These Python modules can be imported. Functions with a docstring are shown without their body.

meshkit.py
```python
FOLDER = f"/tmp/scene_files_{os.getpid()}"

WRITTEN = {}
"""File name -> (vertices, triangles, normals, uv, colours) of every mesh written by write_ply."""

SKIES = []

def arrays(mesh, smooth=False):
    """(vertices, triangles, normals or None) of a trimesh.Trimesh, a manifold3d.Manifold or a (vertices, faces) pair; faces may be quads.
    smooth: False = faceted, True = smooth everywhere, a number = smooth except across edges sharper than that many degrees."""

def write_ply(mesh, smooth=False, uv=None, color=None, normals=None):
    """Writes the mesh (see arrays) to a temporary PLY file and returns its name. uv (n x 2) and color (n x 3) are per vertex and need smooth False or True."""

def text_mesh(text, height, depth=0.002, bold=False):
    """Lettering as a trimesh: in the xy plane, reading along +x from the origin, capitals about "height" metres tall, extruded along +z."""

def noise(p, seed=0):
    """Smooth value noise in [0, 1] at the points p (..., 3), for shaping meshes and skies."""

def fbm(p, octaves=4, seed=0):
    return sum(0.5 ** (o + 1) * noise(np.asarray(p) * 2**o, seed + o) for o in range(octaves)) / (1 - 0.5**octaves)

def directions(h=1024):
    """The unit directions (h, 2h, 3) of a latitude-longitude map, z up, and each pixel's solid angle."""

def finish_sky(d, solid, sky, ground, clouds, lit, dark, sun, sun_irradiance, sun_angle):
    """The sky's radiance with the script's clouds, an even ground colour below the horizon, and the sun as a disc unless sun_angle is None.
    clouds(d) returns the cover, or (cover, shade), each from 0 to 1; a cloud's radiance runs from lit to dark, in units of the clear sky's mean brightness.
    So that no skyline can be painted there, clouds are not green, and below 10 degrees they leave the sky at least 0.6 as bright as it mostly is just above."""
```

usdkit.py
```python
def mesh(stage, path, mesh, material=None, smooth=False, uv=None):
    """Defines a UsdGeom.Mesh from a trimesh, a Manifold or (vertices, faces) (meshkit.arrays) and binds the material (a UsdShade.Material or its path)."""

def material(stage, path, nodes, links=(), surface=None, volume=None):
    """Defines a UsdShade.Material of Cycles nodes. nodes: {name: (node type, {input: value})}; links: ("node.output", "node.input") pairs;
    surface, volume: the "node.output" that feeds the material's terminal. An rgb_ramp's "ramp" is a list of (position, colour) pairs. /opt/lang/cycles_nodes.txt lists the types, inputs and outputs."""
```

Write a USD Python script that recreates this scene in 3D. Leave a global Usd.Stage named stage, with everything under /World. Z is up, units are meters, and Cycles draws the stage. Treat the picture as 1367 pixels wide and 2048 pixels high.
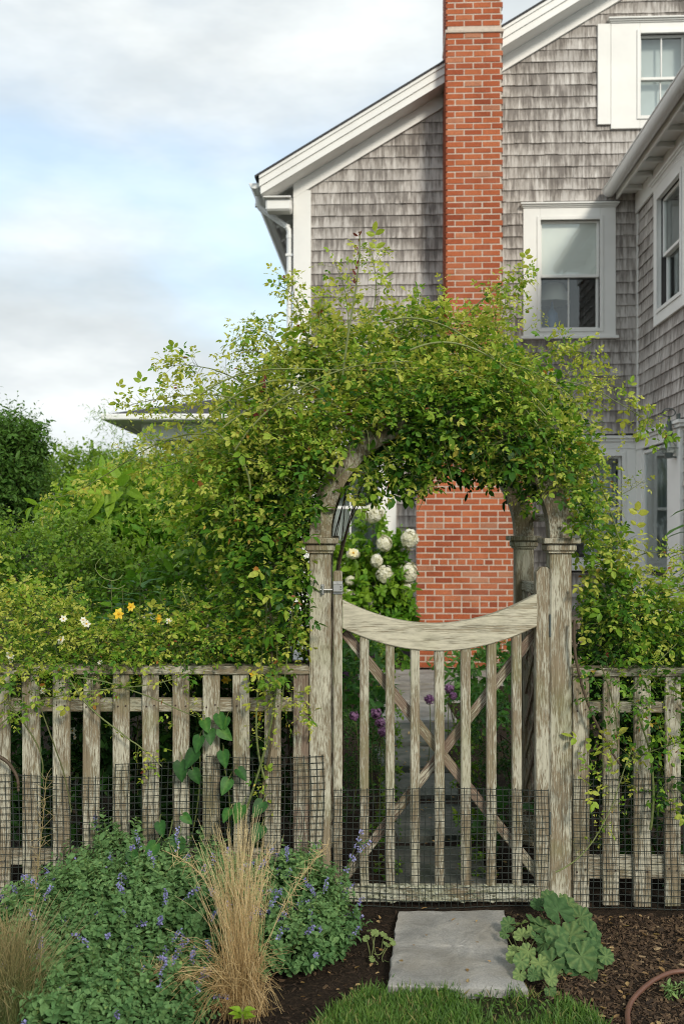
import math, random
import numpy as np, trimesh, usdkit, meshkit
from scipy.spatial import ConvexHull
from shapely.geometry import Polygon, box as sbox
from pxr import Usd, UsdGeom, UsdLux, UsdShade, Gf, Sdf, Vt

stage = Usd.Stage.CreateInMemory()
UsdGeom.SetStageUpAxis(stage, 'Z')
UsdGeom.Xform.Define(stage, '/World')
rng = np.random.default_rng(7)
random.seed(7)

# ------------------------------------------------------------------ camera, sky, sun, exposure
F, CX, HY, EYE = 1994.0, 683.5, 1050.0, 1.6          # lens in pixels of the 1367 px photograph, picture centre, horizon row, eye height
cam = UsdGeom.Camera.Define(stage, '/World/camera')
cam.CreateFocalLengthAttr(35.0)
cam.CreateHorizontalApertureAttr(35.0 * 1367 / F)
cam.CreateVerticalApertureAttr(35.0 * 2048 / F)
cam.CreateVerticalApertureOffsetAttr(35.0 * (HY - 1024) / F)
cam.CreateFStopAttr(3.8)
cam.CreateFocusDistanceAttr(4.15)
cam.CreateExposureAttr(1.27)
cam.AddTranslateOp().Set(Gf.Vec3d(0, 0, EYE))
cam.AddRotateXOp().Set(90)

SUN = np.array([0.33, -0.85, 0.53]); SUN /= np.linalg.norm(SUN)
sky = UsdLux.DomeLight.Define(stage, '/World/sky')
sky.GetPrim().SetCustomDataByKey('kind', 'structure')
SKYMAT = usdkit.material(stage, '/World/Looks/sky', {
    'st': ('sky_texture', {'sky_type': 'single_scattering', 'sun_disc': False, 'sun_elevation': math.asin(SUN[2]), 'sun_rotation': math.atan2(SUN[0], SUN[1])}),
    'tc': ('texture_coordinate', {}),
    'sep': ('separate_xyz', {}),
    'mp': ('mapping', {'scale': (1.0, 1.0, 2.3), 'location': (9.3, 5.1, 2.7)}),
    'n1': ('noise_texture', {'scale': 2.2, 'detail': 6.0, 'roughness': 0.48, 'distortion': 0.2}),
    'mp2': ('mapping', {'scale': (1.0, 1.0, 2.7), 'location': (8.2, 3.3, 1.4)}),
    'n2': ('noise_texture', {'scale': 4.6, 'detail': 8.0, 'roughness': 0.55}),
    'cov': ('rgb_ramp', {'ramp': [(0.0, (0.50,) * 3), (0.36, (0.60,) * 3), (0.48, (0.9,) * 3), (0.57, (1,) * 3)]}),
    'shade': ('rgb_ramp', {'ramp': [(0.30, (4.75, 4.95, 5.0)), (0.46, (5.55, 5.7, 5.7)), (0.6, (6.6, 6.65, 6.5)), (0.75, (7.7, 7.6, 7.3))]}),
    'gain': ('mix', {'mix_type': 'multiply', 'fac': 1.0, 'color2': (0.575, 0.60, 0.615)}),
    'mx': ('mix', {'mix_type': 'mix'}), 'tint': ('mix', {'mix_type': 'multiply', 'fac': 1.0, 'color2': (0.86, 1.02, 1.02)}),
    'bg': ('background_shader', {'strength': 0.105}),
}, [('tc.generated', 'mp.vector'), ('mp.vector', 'n1.vector'), ('tc.generated', 'mp2.vector'), ('mp2.vector', 'n2.vector'),
    ('n1.fac', 'cov.fac'), ('n2.fac', 'shade.fac'), ('shade.color', 'gain.color1'),
    ('cov.color', 'mx.fac'), ('st.color', 'tint.color1'), ('tint.color', 'mx.color1'), ('gain.color', 'mx.color2'), ('mx.color', 'bg.color')], surface='bg.background')
UsdShade.MaterialBindingAPI.Apply(sky.GetPrim()).Bind(SKYMAT)
sun = UsdLux.DistantLight.Define(stage, '/World/sun')
sun.CreateIntensityAttr(0.27); sun.CreateAngleAttr(10.0); sun.CreateNormalizeAttr(True); sun.CreateColorAttr(Gf.Vec3f(1.0, 0.93, 0.80))
_e = math.degrees(math.acos(SUN[2])); _a = math.degrees(math.atan2(SUN[1], SUN[0]))
sun.AddRotateZOp().Set(_a + 90); sun.AddRotateXOp().Set(_e)

# ------------------------------------------------------------------ helpers
def P(px, py, Y):
    "the point at depth Y on the line of sight through a pixel of the photograph"
    return np.array([(px - CX) / F * Y, Y, EYE - (py - HY) / F * Y])
def Gd(px, py, z=0.0):
    return P(px, py, (EYE - z) * F / (py - HY))

_used = {}
def numbered(parent, name):
    k = (parent, name); n = _used.get(k, 0); _used[k] = n + 1
    return f'{parent}/{name}' if n == 0 else f'{parent}/{name}_{n:03d}'
def tag(prim, label=None, cat=None, group=None, kind=None):
    for k, v in (('label', label), ('category', cat), ('group', group), ('kind', kind)):
        if v: prim.SetCustomDataByKey(k, v)
    return prim
def thing(name, label, cat, loc=(0, 0, 0), rz=0.0, group=None, kind=None):
    x = UsdGeom.Xform.Define(stage, numbered('/World', name))
    if any(loc): x.AddTranslateOp().Set(Gf.Vec3d(*map(float, loc)))
    if rz: x.AddRotateZOp().Set(float(rz))
    return tag(x.GetPrim(), label, cat, group, kind)
def part(parent, name, mesh, mat, smooth=False, tone=None, xf=None, kind=None, label=None, uv=None):
    path = numbered(str(parent.GetPath()) if parent else '/World', name)
    m = usdkit.mesh(stage, path, mesh, mat, smooth=smooth, uv=uv)
    if tone is not None:
        nv = len(m.GetPointsAttr().Get())
        t = np.full(nv, tone, np.float32) if np.ndim(tone) == 0 else np.asarray(tone, np.float32)
        UsdGeom.PrimvarsAPI(m).CreatePrimvar('tone', Sdf.ValueTypeNames.FloatArray, 'vertex').Set(Vt.FloatArray.FromNumpy(t))
    if xf is not None: m.AddTransformOp().Set(Gf.Matrix4d(np.asarray(xf, float).T.tolist()))
    if kind or label: tag(m.GetPrim(), label=label, kind=kind)
    return m.GetPrim()
def cat(*ms):
    "joins (vertices, triangles) pairs"
    ms = [m for m in ms if len(m[0])]
    o, V, T = 0, [], []
    for v, f in ms:
        V.append(v); T.append(np.asarray(f) + o); o += len(v)
    return np.vstack(V), np.vstack(T)

_pts, _lab = [], []
for s in np.ndindex(2, 2, 2):
    for k in range(3): _pts.append(s); _lab.append(k)
_S = np.array(_pts) * 2.0 - 1; _K = np.array(_lab)
def _cv(lo, hi, c):
    lo, hi = np.asarray(lo, float), np.asarray(hi, float)
    m, h = (lo + hi) / 2, (hi - lo) / 2
    c = min(c, 0.45 * h.min())
    hh = np.repeat((h - c)[None], 24, 0); hh[np.arange(24), _K] = h[_K]
    return m + _S * hh
def _hullfaces(v):
    h = ConvexHull(v); f = h.simplices.copy()
    n = np.cross(v[f[:, 1]] - v[f[:, 0]], v[f[:, 2]] - v[f[:, 0]])
    bad = (n * h.equations[:, :3]).sum(1) < 0
    f[bad] = f[bad][:, ::-1]
    return f
_CF = _hullfaces(_cv((0, 0, 0), (1, 1.1, 1.2), .1))
def cbox(lo, hi, c=.004):
    lo, hi = np.minimum(lo, hi), np.maximum(lo, hi)
    return _cv(lo, hi, c), _CF
_BF = np.array([[0, 2, 3], [0, 3, 1], [4, 5, 7], [4, 7, 6], [0, 1, 5], [0, 5, 4], [2, 6, 7], [2, 7, 3], [0, 4, 6], [0, 6, 2], [1, 3, 7], [1, 7, 5]])[:, ::-1]
def hexa(p8):
    "eight corners in the order of np.ndindex(2,2,2)"
    return np.asarray(p8, float), _BF
def hull(pts):
    pts = np.asarray(pts, float); return pts, _hullfaces(pts)
def board(L, W, T, c=.003, base=0.0):
    return cbox((-W / 2, -T / 2, base), (W / 2, T / 2, base + L), c)
def frame(a, b, up=(0, -1, 0)):
    "matrix whose z axis runs from a to b and whose -y looks along up"
    a, b = np.asarray(a, float), np.asarray(b, float)
    z = (b - a) / np.linalg.norm(b - a); y = -np.asarray(up, float); y = y - z * (y @ z); y /= np.linalg.norm(y); x = np.cross(y, z)
    m = np.eye(4); m[:3, 0], m[:3, 1], m[:3, 2], m[:3, 3] = x, y, z, a
    return m
def tube(path, r, sides=6, cap=True):
    p = np.asarray(path, float); r = np.broadcast_to(r, (len(p),))
    t = np.gradient(p, axis=0); t /= np.linalg.norm(t, axis=1, keepdims=True) + 1e-12
    ref = np.array([0, 0, 1.0]) if abs(t[:, 2]).mean() < .8 else np.array([1.0, 0, 0])
    a = np.cross(t, ref); a /= np.linalg.norm(a, axis=1, keepdims=True) + 1e-12
    b = np.cross(t, a); g = np.arange(sides) * 2 * np.pi / sides
    v = p[:, None] + r[:, None, None] * (np.cos(g)[None, :, None] * a[:, None] + np.sin(g)[None, :, None] * b[:, None])
    i, j = np.meshgrid(np.arange(len(p) - 1), np.arange(sides), indexing='ij'); k = (j + 1) % sides
    f = np.vstack([np.stack([i * sides + j, i * sides + k, (i + 1) * sides + k], -1).reshape(-1, 3), np.stack([i * sides + j, (i + 1) * sides + k, (i + 1) * sides + j], -1).reshape(-1, 3)])
    v = v.reshape(-1, 3)
    if cap:
        n = len(v); v = np.vstack([v, p[:1], p[-1:]]); j = np.arange(sides); e = (len(p) - 1) * sides
        f = np.vstack([f, np.stack([np.full(sides, n), (j + 1) % sides, j], -1), np.stack([np.full(sides, n + 1), e + j, e + (j + 1) % sides], -1)])
    return v, f
def spline(pts, n=24):
    from scipy.interpolate import CubicSpline
    pts = np.asarray(pts, float); t = np.r_[0, np.cumsum(np.linalg.norm(np.diff(pts, axis=0), axis=1))]
    if len(pts) == 2: return pts[0] + (pts[1] - pts[0]) * np.linspace(0, 1, n)[:, None]
    return CubicSpline(t, pts)(np.linspace(0, t[-1], n))

# ------------------------------------------------------------------ materials
MATS = {}
def mat(name, nodes, links, surface='p.BSDF'):
    MATS[name] = usdkit.material(stage, '/World/Looks/' + name, nodes, links, surface=surface); return MATS[name]
def plain(name, col, rough=.6, var=.12, scale=9.0, metal=0.0, bump=0.0, bscale=60.0):
    c = np.array(col)
    return mat(name, {'tc': ('geometry', {}), 'n': ('noise_texture', {'scale': scale, 'detail': 5.0, 'roughness': .6}),
        'r': ('rgb_ramp', {'ramp': [(.25, c * (1 - var)), (.75, np.minimum(c * (1 + var), .95))]}),
        'n2': ('noise_texture', {'scale': bscale, 'detail': 4.0}), 'b': ('bump', {'strength': bump, 'distance': .004}),
        'p': ('principled_bsdf', {'roughness': rough, 'metallic': metal})},
        [('tc.position', 'n.vector'), ('n.fac', 'r.fac'), ('r.color', 'p.base_color')] + ([('tc.position', 'n2.vector'), ('n2.fac', 'b.height'), ('b.normal', 'p.normal')] if bump else []))

def wood(name, scale, paint=.5, brown=(.235, .188, .120), light=(.535, .505, .395), moss=.42, tone=1.0):
    "old flaking off-white paint over grey-brown weathered timber; scale stretches the flakes along the grain of the board"
    sx, sy, sz = scale
    mat(name, {
        'tc': ('texture_coordinate', {}), 'oi': ('object_info', {}), 'rs': ('math', {'math_type': 'multiply', 'value2': 41.0}), 'cx': ('combine_xyz', {}),
        'ad': ('vector_math', {'math_type': 'add'}),
        'm1': ('mapping', {'scale': (230 * sx, 230 * sy, 190 * sz)}), 'n1': ('noise_texture', {'scale': 1.0, 'detail': 6.0, 'roughness': .62}),
        'm2': ('mapping', {'scale': (16 * sx, 16 * sy, 30 * sz)}), 'n2': ('noise_texture', {'scale': 1.0, 'detail': 3.0}),
        'm3': ('mapping', {'scale': (300 * sx, 300 * sy, 60 * sz)}), 'n3': ('noise_texture', {'scale': 1.0, 'detail': 5.0, 'roughness': .6}),
        'n4': ('noise_texture', {'scale': 5.0, 'detail': 4.0}),
        's1': ('math', {'math_type': 'multiply', 'value2': .62}), 's2': ('math', {'math_type': 'multiply_add', 'value2': .48}),
        'mask': ('rgb_ramp', {'ramp': [(.505 - .12 * (paint - .5), (0,) * 3), (.585 - .12 * (paint - .5), (1,) * 3)]}),
        'wc': ('rgb_ramp', {'ramp': [(.28, np.array(brown) * .45 * tone), (.5, np.array(brown) * tone), (.74, np.array([.36, .30, .22]) * tone)]}),
        'pc': ('rgb_ramp', {'ramp': [(.3, np.array(light) * .66 * tone), (.6, np.array(light) * tone)]}),
        'mx': ('mix', {}),
        'gm': ('rgb_ramp', {'ramp': [(.5, (0,) * 3), (.72, (moss,) * 3)]}), 'mg': ('mix', {'color2': (.20, .205, .085)}),
        'h': ('math', {'math_type': 'multiply_add', 'value2': .5}), 'b': ('bump', {'strength': .9, 'distance': .003}),
        'p': ('principled_bsdf', {'roughness': .78, 'specular_ior_level': .25})},
        [('oi.random', 'rs.value1'), ('rs.value', 'cx.x'), ('rs.value', 'cx.y'), ('rs.value', 'cx.z'), ('tc.object', 'ad.vector1'), ('cx.vector', 'ad.vector2'),
         ('ad.vector', 'm1.vector'), ('ad.vector', 'm2.vector'), ('ad.vector', 'm3.vector'), ('ad.vector', 'n4.vector'),
         ('m1.vector', 'n1.vector'), ('m2.vector', 'n2.vector'), ('m3.vector', 'n3.vector'),
         ('n1.fac', 's1.value1'), ('n2.fac', 's2.value1'), ('s1.value', 's2.value3'), ('s2.value', 'mask.fac'),
         ('n3.fac', 'wc.fac'), ('n3.fac', 'pc.fac'), ('mask.color', 'mx.fac'), ('wc.color', 'mx.color1'), ('pc.color', 'mx.color2'),
         ('n4.fac', 'gm.fac'), ('gm.color', 'mg.fac'), ('mx.color', 'mg.color1'), ('mg.color', 'p.base_color'),
         ('mask.color', 'h.value1'), ('n3.fac', 'h.value3'), ('h.value', 'b.height'), ('b.normal', 'p.normal')])
wood('wood_board', (1, 1, .13), .42)
wood('wood_post', (1, 1, .13), .42)
wood('wood_brown', (1, 1, .12), .05, brown=(.19, .135, .10))
wood('wood_pale', (.05, 1, 1), .95, brown=(.34, .29, .20), light=(.55, .51, .39), moss=.3)
wood('wood_lichen', (1, 1, .3), .75, light=(.50, .50, .40), moss=.6)
wood('wood_cap', (1, 1, .13), .35, tone=.95)
wood('wood_arch', (.7, .7, .35), .30, moss=.45, tone=.9)

ROWZ = 5.533
def toned(name, ramp, rough, extra_scale=(60, 60, 60), amount=.25, bump=.5, streak=None, spec=.3, dist=.004, bloom=None):
    "colour from the piece's own tone (primvar) with grain on top; streak adds dark weather stains running down"
    n = {'a': ('attribute', {'attribute': 'tone'}), 'g': ('geometry', {}), 'r': ('rgb_ramp', {'ramp': ramp}), 'm': ('mapping', {'scale': extra_scale}),
         'n': ('noise_texture', {'scale': 1.0, 'detail': 5.0, 'roughness': .65}), 'nr': ('rgb_ramp', {'ramp': [(.25, (1 - amount,) * 3), (.75, (1 + amount * .6,) * 3)]}),
         'mul': ('mix', {'mix_type': 'multiply', 'fac': 1.0}), 'b': ('bump', {'strength': bump, 'distance': dist}), 'p': ('principled_bsdf', {'roughness': rough, 'specular_ior_level': spec})}
    l = [('a.fac', 'r.fac'), ('g.position', 'm.vector'), ('m.vector', 'n.vector'), ('n.fac', 'nr.fac'), ('r.color', 'mul.color1'), ('nr.color', 'mul.color2'), ('n.fac', 'b.height'), ('b.normal', 'p.normal')]
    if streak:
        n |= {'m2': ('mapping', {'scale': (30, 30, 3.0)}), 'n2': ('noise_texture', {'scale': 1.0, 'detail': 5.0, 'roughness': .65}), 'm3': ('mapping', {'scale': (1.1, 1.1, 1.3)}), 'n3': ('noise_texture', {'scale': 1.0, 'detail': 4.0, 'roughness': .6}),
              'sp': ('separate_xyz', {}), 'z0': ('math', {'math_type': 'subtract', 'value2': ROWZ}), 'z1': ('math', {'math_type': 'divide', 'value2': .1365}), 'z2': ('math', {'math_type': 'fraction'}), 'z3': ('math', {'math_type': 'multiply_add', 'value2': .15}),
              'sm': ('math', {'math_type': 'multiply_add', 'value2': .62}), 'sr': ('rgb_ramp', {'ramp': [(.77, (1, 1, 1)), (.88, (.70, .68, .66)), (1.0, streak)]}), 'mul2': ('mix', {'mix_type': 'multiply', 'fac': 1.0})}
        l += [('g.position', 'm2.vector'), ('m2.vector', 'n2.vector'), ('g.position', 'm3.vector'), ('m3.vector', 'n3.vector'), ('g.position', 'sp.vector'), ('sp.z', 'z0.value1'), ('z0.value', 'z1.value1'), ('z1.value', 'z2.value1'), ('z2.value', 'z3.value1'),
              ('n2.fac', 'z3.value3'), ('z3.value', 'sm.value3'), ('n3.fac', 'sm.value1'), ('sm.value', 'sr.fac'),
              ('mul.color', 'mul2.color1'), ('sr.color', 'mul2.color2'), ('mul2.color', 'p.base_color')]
    elif bloom:
        n |= {'nb': ('noise_texture', {'scale': 1.7, 'detail': 6.0, 'roughness': .62}), 'rb': ('rgb_ramp', {'ramp': [(.50, (0,) * 3), (.78, (.30,) * 3)]}), 'mb': ('mix', {'color2': bloom}),
              'ns': ('noise_texture', {'scale': 2.3, 'detail': 5.0, 'roughness': .6}), 'ms': ('mapping', {'location': (4.0, 2.0, 7.0)}), 'rs': ('rgb_ramp', {'ramp': [(.30, (.80, .79, .79)), (.55, (1.04, 1.03, 1.0))]}), 'mm': ('mix', {'mix_type': 'multiply', 'fac': 1.0})}
        l += [('g.position', 'nb.vector'), ('nb.fac', 'rb.fac'), ('rb.color', 'mb.fac'), ('mul.color', 'mb.color1'), ('g.position', 'ms.vector'), ('ms.vector', 'ns.vector'), ('ns.fac', 'rs.fac'), ('mb.color', 'mm.color1'), ('rs.color', 'mm.color2'), ('mm.color', 'p.base_color')]
    else: l += [('mul.color', 'p.base_color')]
    return mat(name, n, l)
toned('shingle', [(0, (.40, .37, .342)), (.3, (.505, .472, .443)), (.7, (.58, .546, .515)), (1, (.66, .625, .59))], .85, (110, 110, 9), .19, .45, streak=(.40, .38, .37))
toned('brick', [(0, (.26, .058, .026)), (.25, (.34, .082, .034)), (.6, (.42, .112, .044)), (.85, (.48, .145, .06)), (1, (.44, .19, .11))], .85, (70, 70, 70), .34, .8, bloom=(.48, .27, .19))
toned('roof_shingle', [(0, (.05, .05, .055)), (1, (.10, .10, .105))], .9, (90, 90, 90), .3, .5)
plain('mortar', (.56, .47, .39), .9, .15, 30.0, bump=.5)
plain('chimney_flank', (.10, .05, .035), .9, .2, 20.0)
plain('white_paint', (.79, .78, .745), .5, .075, 2.2, bump=.12, bscale=35.0)
plain('white_vinyl', (.78, .78, .76), .35, .03, 3.0)
plain('dark_sheathing', (.055, .05, .048), .9, .2)
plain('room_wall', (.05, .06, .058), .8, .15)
plain('blind', (.82, .81, .78), .8, .04, 4.0)
plain('curtain', (.50, .53, .54), .9, .05, 4.0)
plain('grey_metal', (.42, .42, .41), .42, .15, 40.0, metal=.8)
plain('bronze', (.12, .14, .13), .55, .2, 40.0, metal=.4)
plain('rusty_nail', (.05, .032, .024), .7, .3, 90.0)
plain('wire', (.02, .026, .021), .7, .15, 80.0)
plain('hose_rubber', (.135, .062, .040), .5, .15, 30.0)
plain('lamp_blue', (.04, .14, .30), .25, .1)
plain('lamp_shade', (.62, .60, .55), .8, .05)
def clear_glass(name, tint, base, edge, rough):
    "a thin pane: light passes, reflection grows towards grazing view alike on both faces"
    mat(name, {'t': ('transparent_bsdf', {'color': tint}), 'g': ('glossy_bsdf', {'roughness': rough, 'color': (.92, .95, .95)}), 'l': ('layer_weight', {'blend': .5}), 'p': ('math', {'math_type': 'power', 'value2': 4.0}), 'a': ('math', {'math_type': 'multiply_add', 'value2': edge, 'value3': base}), 'm': ('mix_closure', {})},
        [('l.facing', 'p.value1'), ('p.value', 'a.value1'), ('a.value', 'm.fac'), ('t.BSDF', 'm.closure1'), ('g.BSDF', 'm.closure2')], 'm.closure')
clear_glass('pane_glass', (.95, .97, .96), .07, .85, .012)
clear_glass('globe_glass', (.82, .85, .82), .08, .8, .06)
def earth(name, c1, c2, c3, scale, bump):
    mat(name, {'g': ('geometry', {}), 'n': ('noise_texture', {'scale': scale, 'detail': 8.0, 'roughness': .7}), 'n2': ('noise_texture', {'scale': 3.0, 'detail': 4.0}),
        'r': ('rgb_ramp', {'ramp': [(.3, c1), (.52, c2), (.75, c3)]}), 'r2': ('rgb_ramp', {'ramp': [(.3, (.6, .6, .6)), (.7, (1.2, 1.15, 1.1))]}), 'mu': ('mix', {'mix_type': 'multiply', 'fac': 1.0}),
        'b': ('bump', {'strength': bump, 'distance': .02}), 'p': ('principled_bsdf', {'roughness': .95, 'specular_ior_level': .15})},
        [('g.position', 'n.vector'), ('g.position', 'n2.vector'), ('n.fac', 'r.fac'), ('n2.fac', 'r2.fac'), ('r.color', 'mu.color1'), ('r2.color', 'mu.color2'), ('mu.color', 'p.base_color'), ('n.fac', 'b.height'), ('b.normal', 'p.normal')])
earth('soil', (.014, .010, .007), (.035, .025, .017), (.085, .058, .036), 60.0, .9)
earth('turf_soil', (.02, .025, .010), (.045, .05, .02), (.08, .075, .035), 50.0, .8)
mat('bluestone', {'g': ('geometry', {}), 'n': ('noise_texture', {'scale': 7.0, 'detail': 9.0, 'roughness': .62, 'distortion': .4}), 'n2': ('noise_texture', {'scale': 160.0, 'detail': 3.0}), 'n3': ('noise_texture', {'scale': 3.2, 'detail': 3.0}),
    'r': ('rgb_ramp', {'ramp': [(.28, (.19, .185, .172)), (.5, (.295, .285, .265)), (.74, (.40, .375, .335))]}), 'r2': ('rgb_ramp', {'ramp': [(.3, (.82,) * 3), (.7, (1.12,) * 3)]}), 'r3': ('rgb_ramp', {'ramp': [(.45, (0,) * 3), (.72, (.6,) * 3)]}),
    'mu': ('mix', {'mix_type': 'multiply', 'fac': 1.0}), 'mo': ('mix', {'color2': (.22, .19, .14)}), 'b': ('bump', {'strength': .6, 'distance': .02}), 'b2': ('bump', {'strength': .35, 'distance': .002}), 'p': ('principled_bsdf', {'roughness': .8, 'specular_ior_level': .3})},
    [('g.position', 'n.vector'), ('g.position', 'n2.vector'), ('g.position', 'n3.vector'), ('n.fac', 'r.fac'), ('n2.fac', 'r2.fac'), ('r.color', 'mu.color1'), ('r2.color', 'mu.color2'), ('n3.fac', 'r3.fac'), ('r3.color', 'mo.fac'), ('mu.color', 'mo.color1'), ('mo.color', 'p.base_color'),
     ('n.fac', 'b.height'), ('n2.fac', 'b2.height'), ('b.normal', 'b2.normal'), ('b2.normal', 'p.normal')])
toned('bark', [(0, (.025, .016, .010)), (.5, (.085, .052, .030)), (.85, (.17, .11, .06)), (1, (.32, .23, .13))], .9, (90, 90, 90), .3, .3)

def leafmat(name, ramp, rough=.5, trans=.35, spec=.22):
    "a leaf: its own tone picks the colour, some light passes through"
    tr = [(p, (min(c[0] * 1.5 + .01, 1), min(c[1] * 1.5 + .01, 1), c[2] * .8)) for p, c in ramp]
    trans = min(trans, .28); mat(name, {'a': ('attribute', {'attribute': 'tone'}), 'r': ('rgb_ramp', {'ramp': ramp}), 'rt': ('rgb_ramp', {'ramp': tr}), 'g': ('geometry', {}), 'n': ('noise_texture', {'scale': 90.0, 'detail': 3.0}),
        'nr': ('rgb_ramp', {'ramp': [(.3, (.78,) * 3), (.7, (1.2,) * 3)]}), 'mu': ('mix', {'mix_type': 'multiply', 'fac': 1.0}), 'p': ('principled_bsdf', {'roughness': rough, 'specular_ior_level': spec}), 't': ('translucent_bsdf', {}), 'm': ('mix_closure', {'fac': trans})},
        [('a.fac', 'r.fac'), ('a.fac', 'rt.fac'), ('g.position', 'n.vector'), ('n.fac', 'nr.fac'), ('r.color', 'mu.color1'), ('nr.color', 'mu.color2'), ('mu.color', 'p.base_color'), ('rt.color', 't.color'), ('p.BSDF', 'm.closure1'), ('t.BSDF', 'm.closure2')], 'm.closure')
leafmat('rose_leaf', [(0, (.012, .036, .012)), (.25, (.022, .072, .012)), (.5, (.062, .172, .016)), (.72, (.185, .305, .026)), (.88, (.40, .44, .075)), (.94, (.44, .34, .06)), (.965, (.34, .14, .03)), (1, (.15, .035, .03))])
leafmat('dark_leaf', [(0, (.012, .042, .011)), (.5, (.038, .108, .020)), (1, (.10, .20, .035))])
leafmat('bright_leaf', [(0, (.022, .07, .008)), (.5, (.085, .215, .014)), (1, (.23, .35, .03))])
leafmat('mint_leaf', [(0, (.03, .085, .026)), (.5, (.10, .20, .072)), (.85, (.18, .30, .115)), (1, (.27, .36, .11))], .65, .3, .08)
leafmat('hedge_leaf', [(0, (.018, .055, .009)), (.5, (.070, .18, .016)), (1, (.21, .31, .035))])
leafmat('broad_leaf', [(0, (.02, .07, .015)), (.5, (.04, .135, .025)), (1, (.10, .22, .04))], .5, .35, .22)
leafmat('mantle_leaf', [(0, (.035, .085, .03)), (.5, (.078, .148, .055)), (1, (.215, .285, .10))], .65, .25, .12)
leafmat('grass_blade', [(0, (.02, .055, .008)), (.5, (.075, .16, .024)), (.85, (.14, .23, .045)), (1, (.30, .23, .10))], .5, .35, .3)
leafmat('straw', [(0, (.12, .068, .028)), (.35, (.32, .20, .08)), (.75, (.58, .43, .21)), (1, (.72, .59, .35))], .5, .2, .4)
leafmat('green_straw', [(0, (.05, .075, .02)), (.4, (.12, .14, .045)), (.8, (.36, .28, .13)), (1, (.55, .44, .25))], .5, .2, .4)
leafmat('petal_white', [(0, (.52, .51, .36)), (.5, (.70, .67, .55)), (1, (.80, .78, .70))], .7, .25, .2)
leafmat('petal_cream', [(0, (.66, .55, .25)), (1, (.80, .72, .42))], .7, .25, .2)
leafmat('petal_blue', [(0, (.14, .12, .34)), (.5, (.25, .24, .52)), (1, (.40, .40, .68))], .7, .25, .2)
leafmat('petal_purple', [(0, (.13, .06, .15)), (.5, (.23, .11, .24)), (1, (.34, .20, .35))], .7, .25, .2)
leafmat('petal_yellow', [(0, (.60, .26, .01)), (.5, (.78, .46, .02)), (1, (.82, .60, .08))], .7, .25, .2)
leafmat('stem', [(0, (.030, .024, .016)), (.3, (.085, .060, .038)), (.6, (.10, .125, .038)), (1, (.20, .23, .085))], .6, .0, .3)

mat('shaded_slate', {'g': ('geometry', {}), 'n': ('noise_texture', {'scale': 5.0, 'detail': 9.0, 'roughness': .62, 'distortion': .4}), 'r': ('rgb_ramp', {'ramp': [(.3, (.04, .055, .035)), (.48, (.085, .095, .08)), (.72, (.17, .165, .145))]}), 'b': ('bump', {'strength': .6, 'distance': .02}), 'p': ('principled_bsdf', {'roughness': .7, 'specular_ior_level': .3})},  # shade of arbor and rose put into the stone colour; darkest tones mossy green
    [('g.position', 'n.vector'), ('n.fac', 'r.fac'), ('r.color', 'p.base_color'), ('n.fac', 'b.height'), ('b.normal', 'p.normal')])

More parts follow.
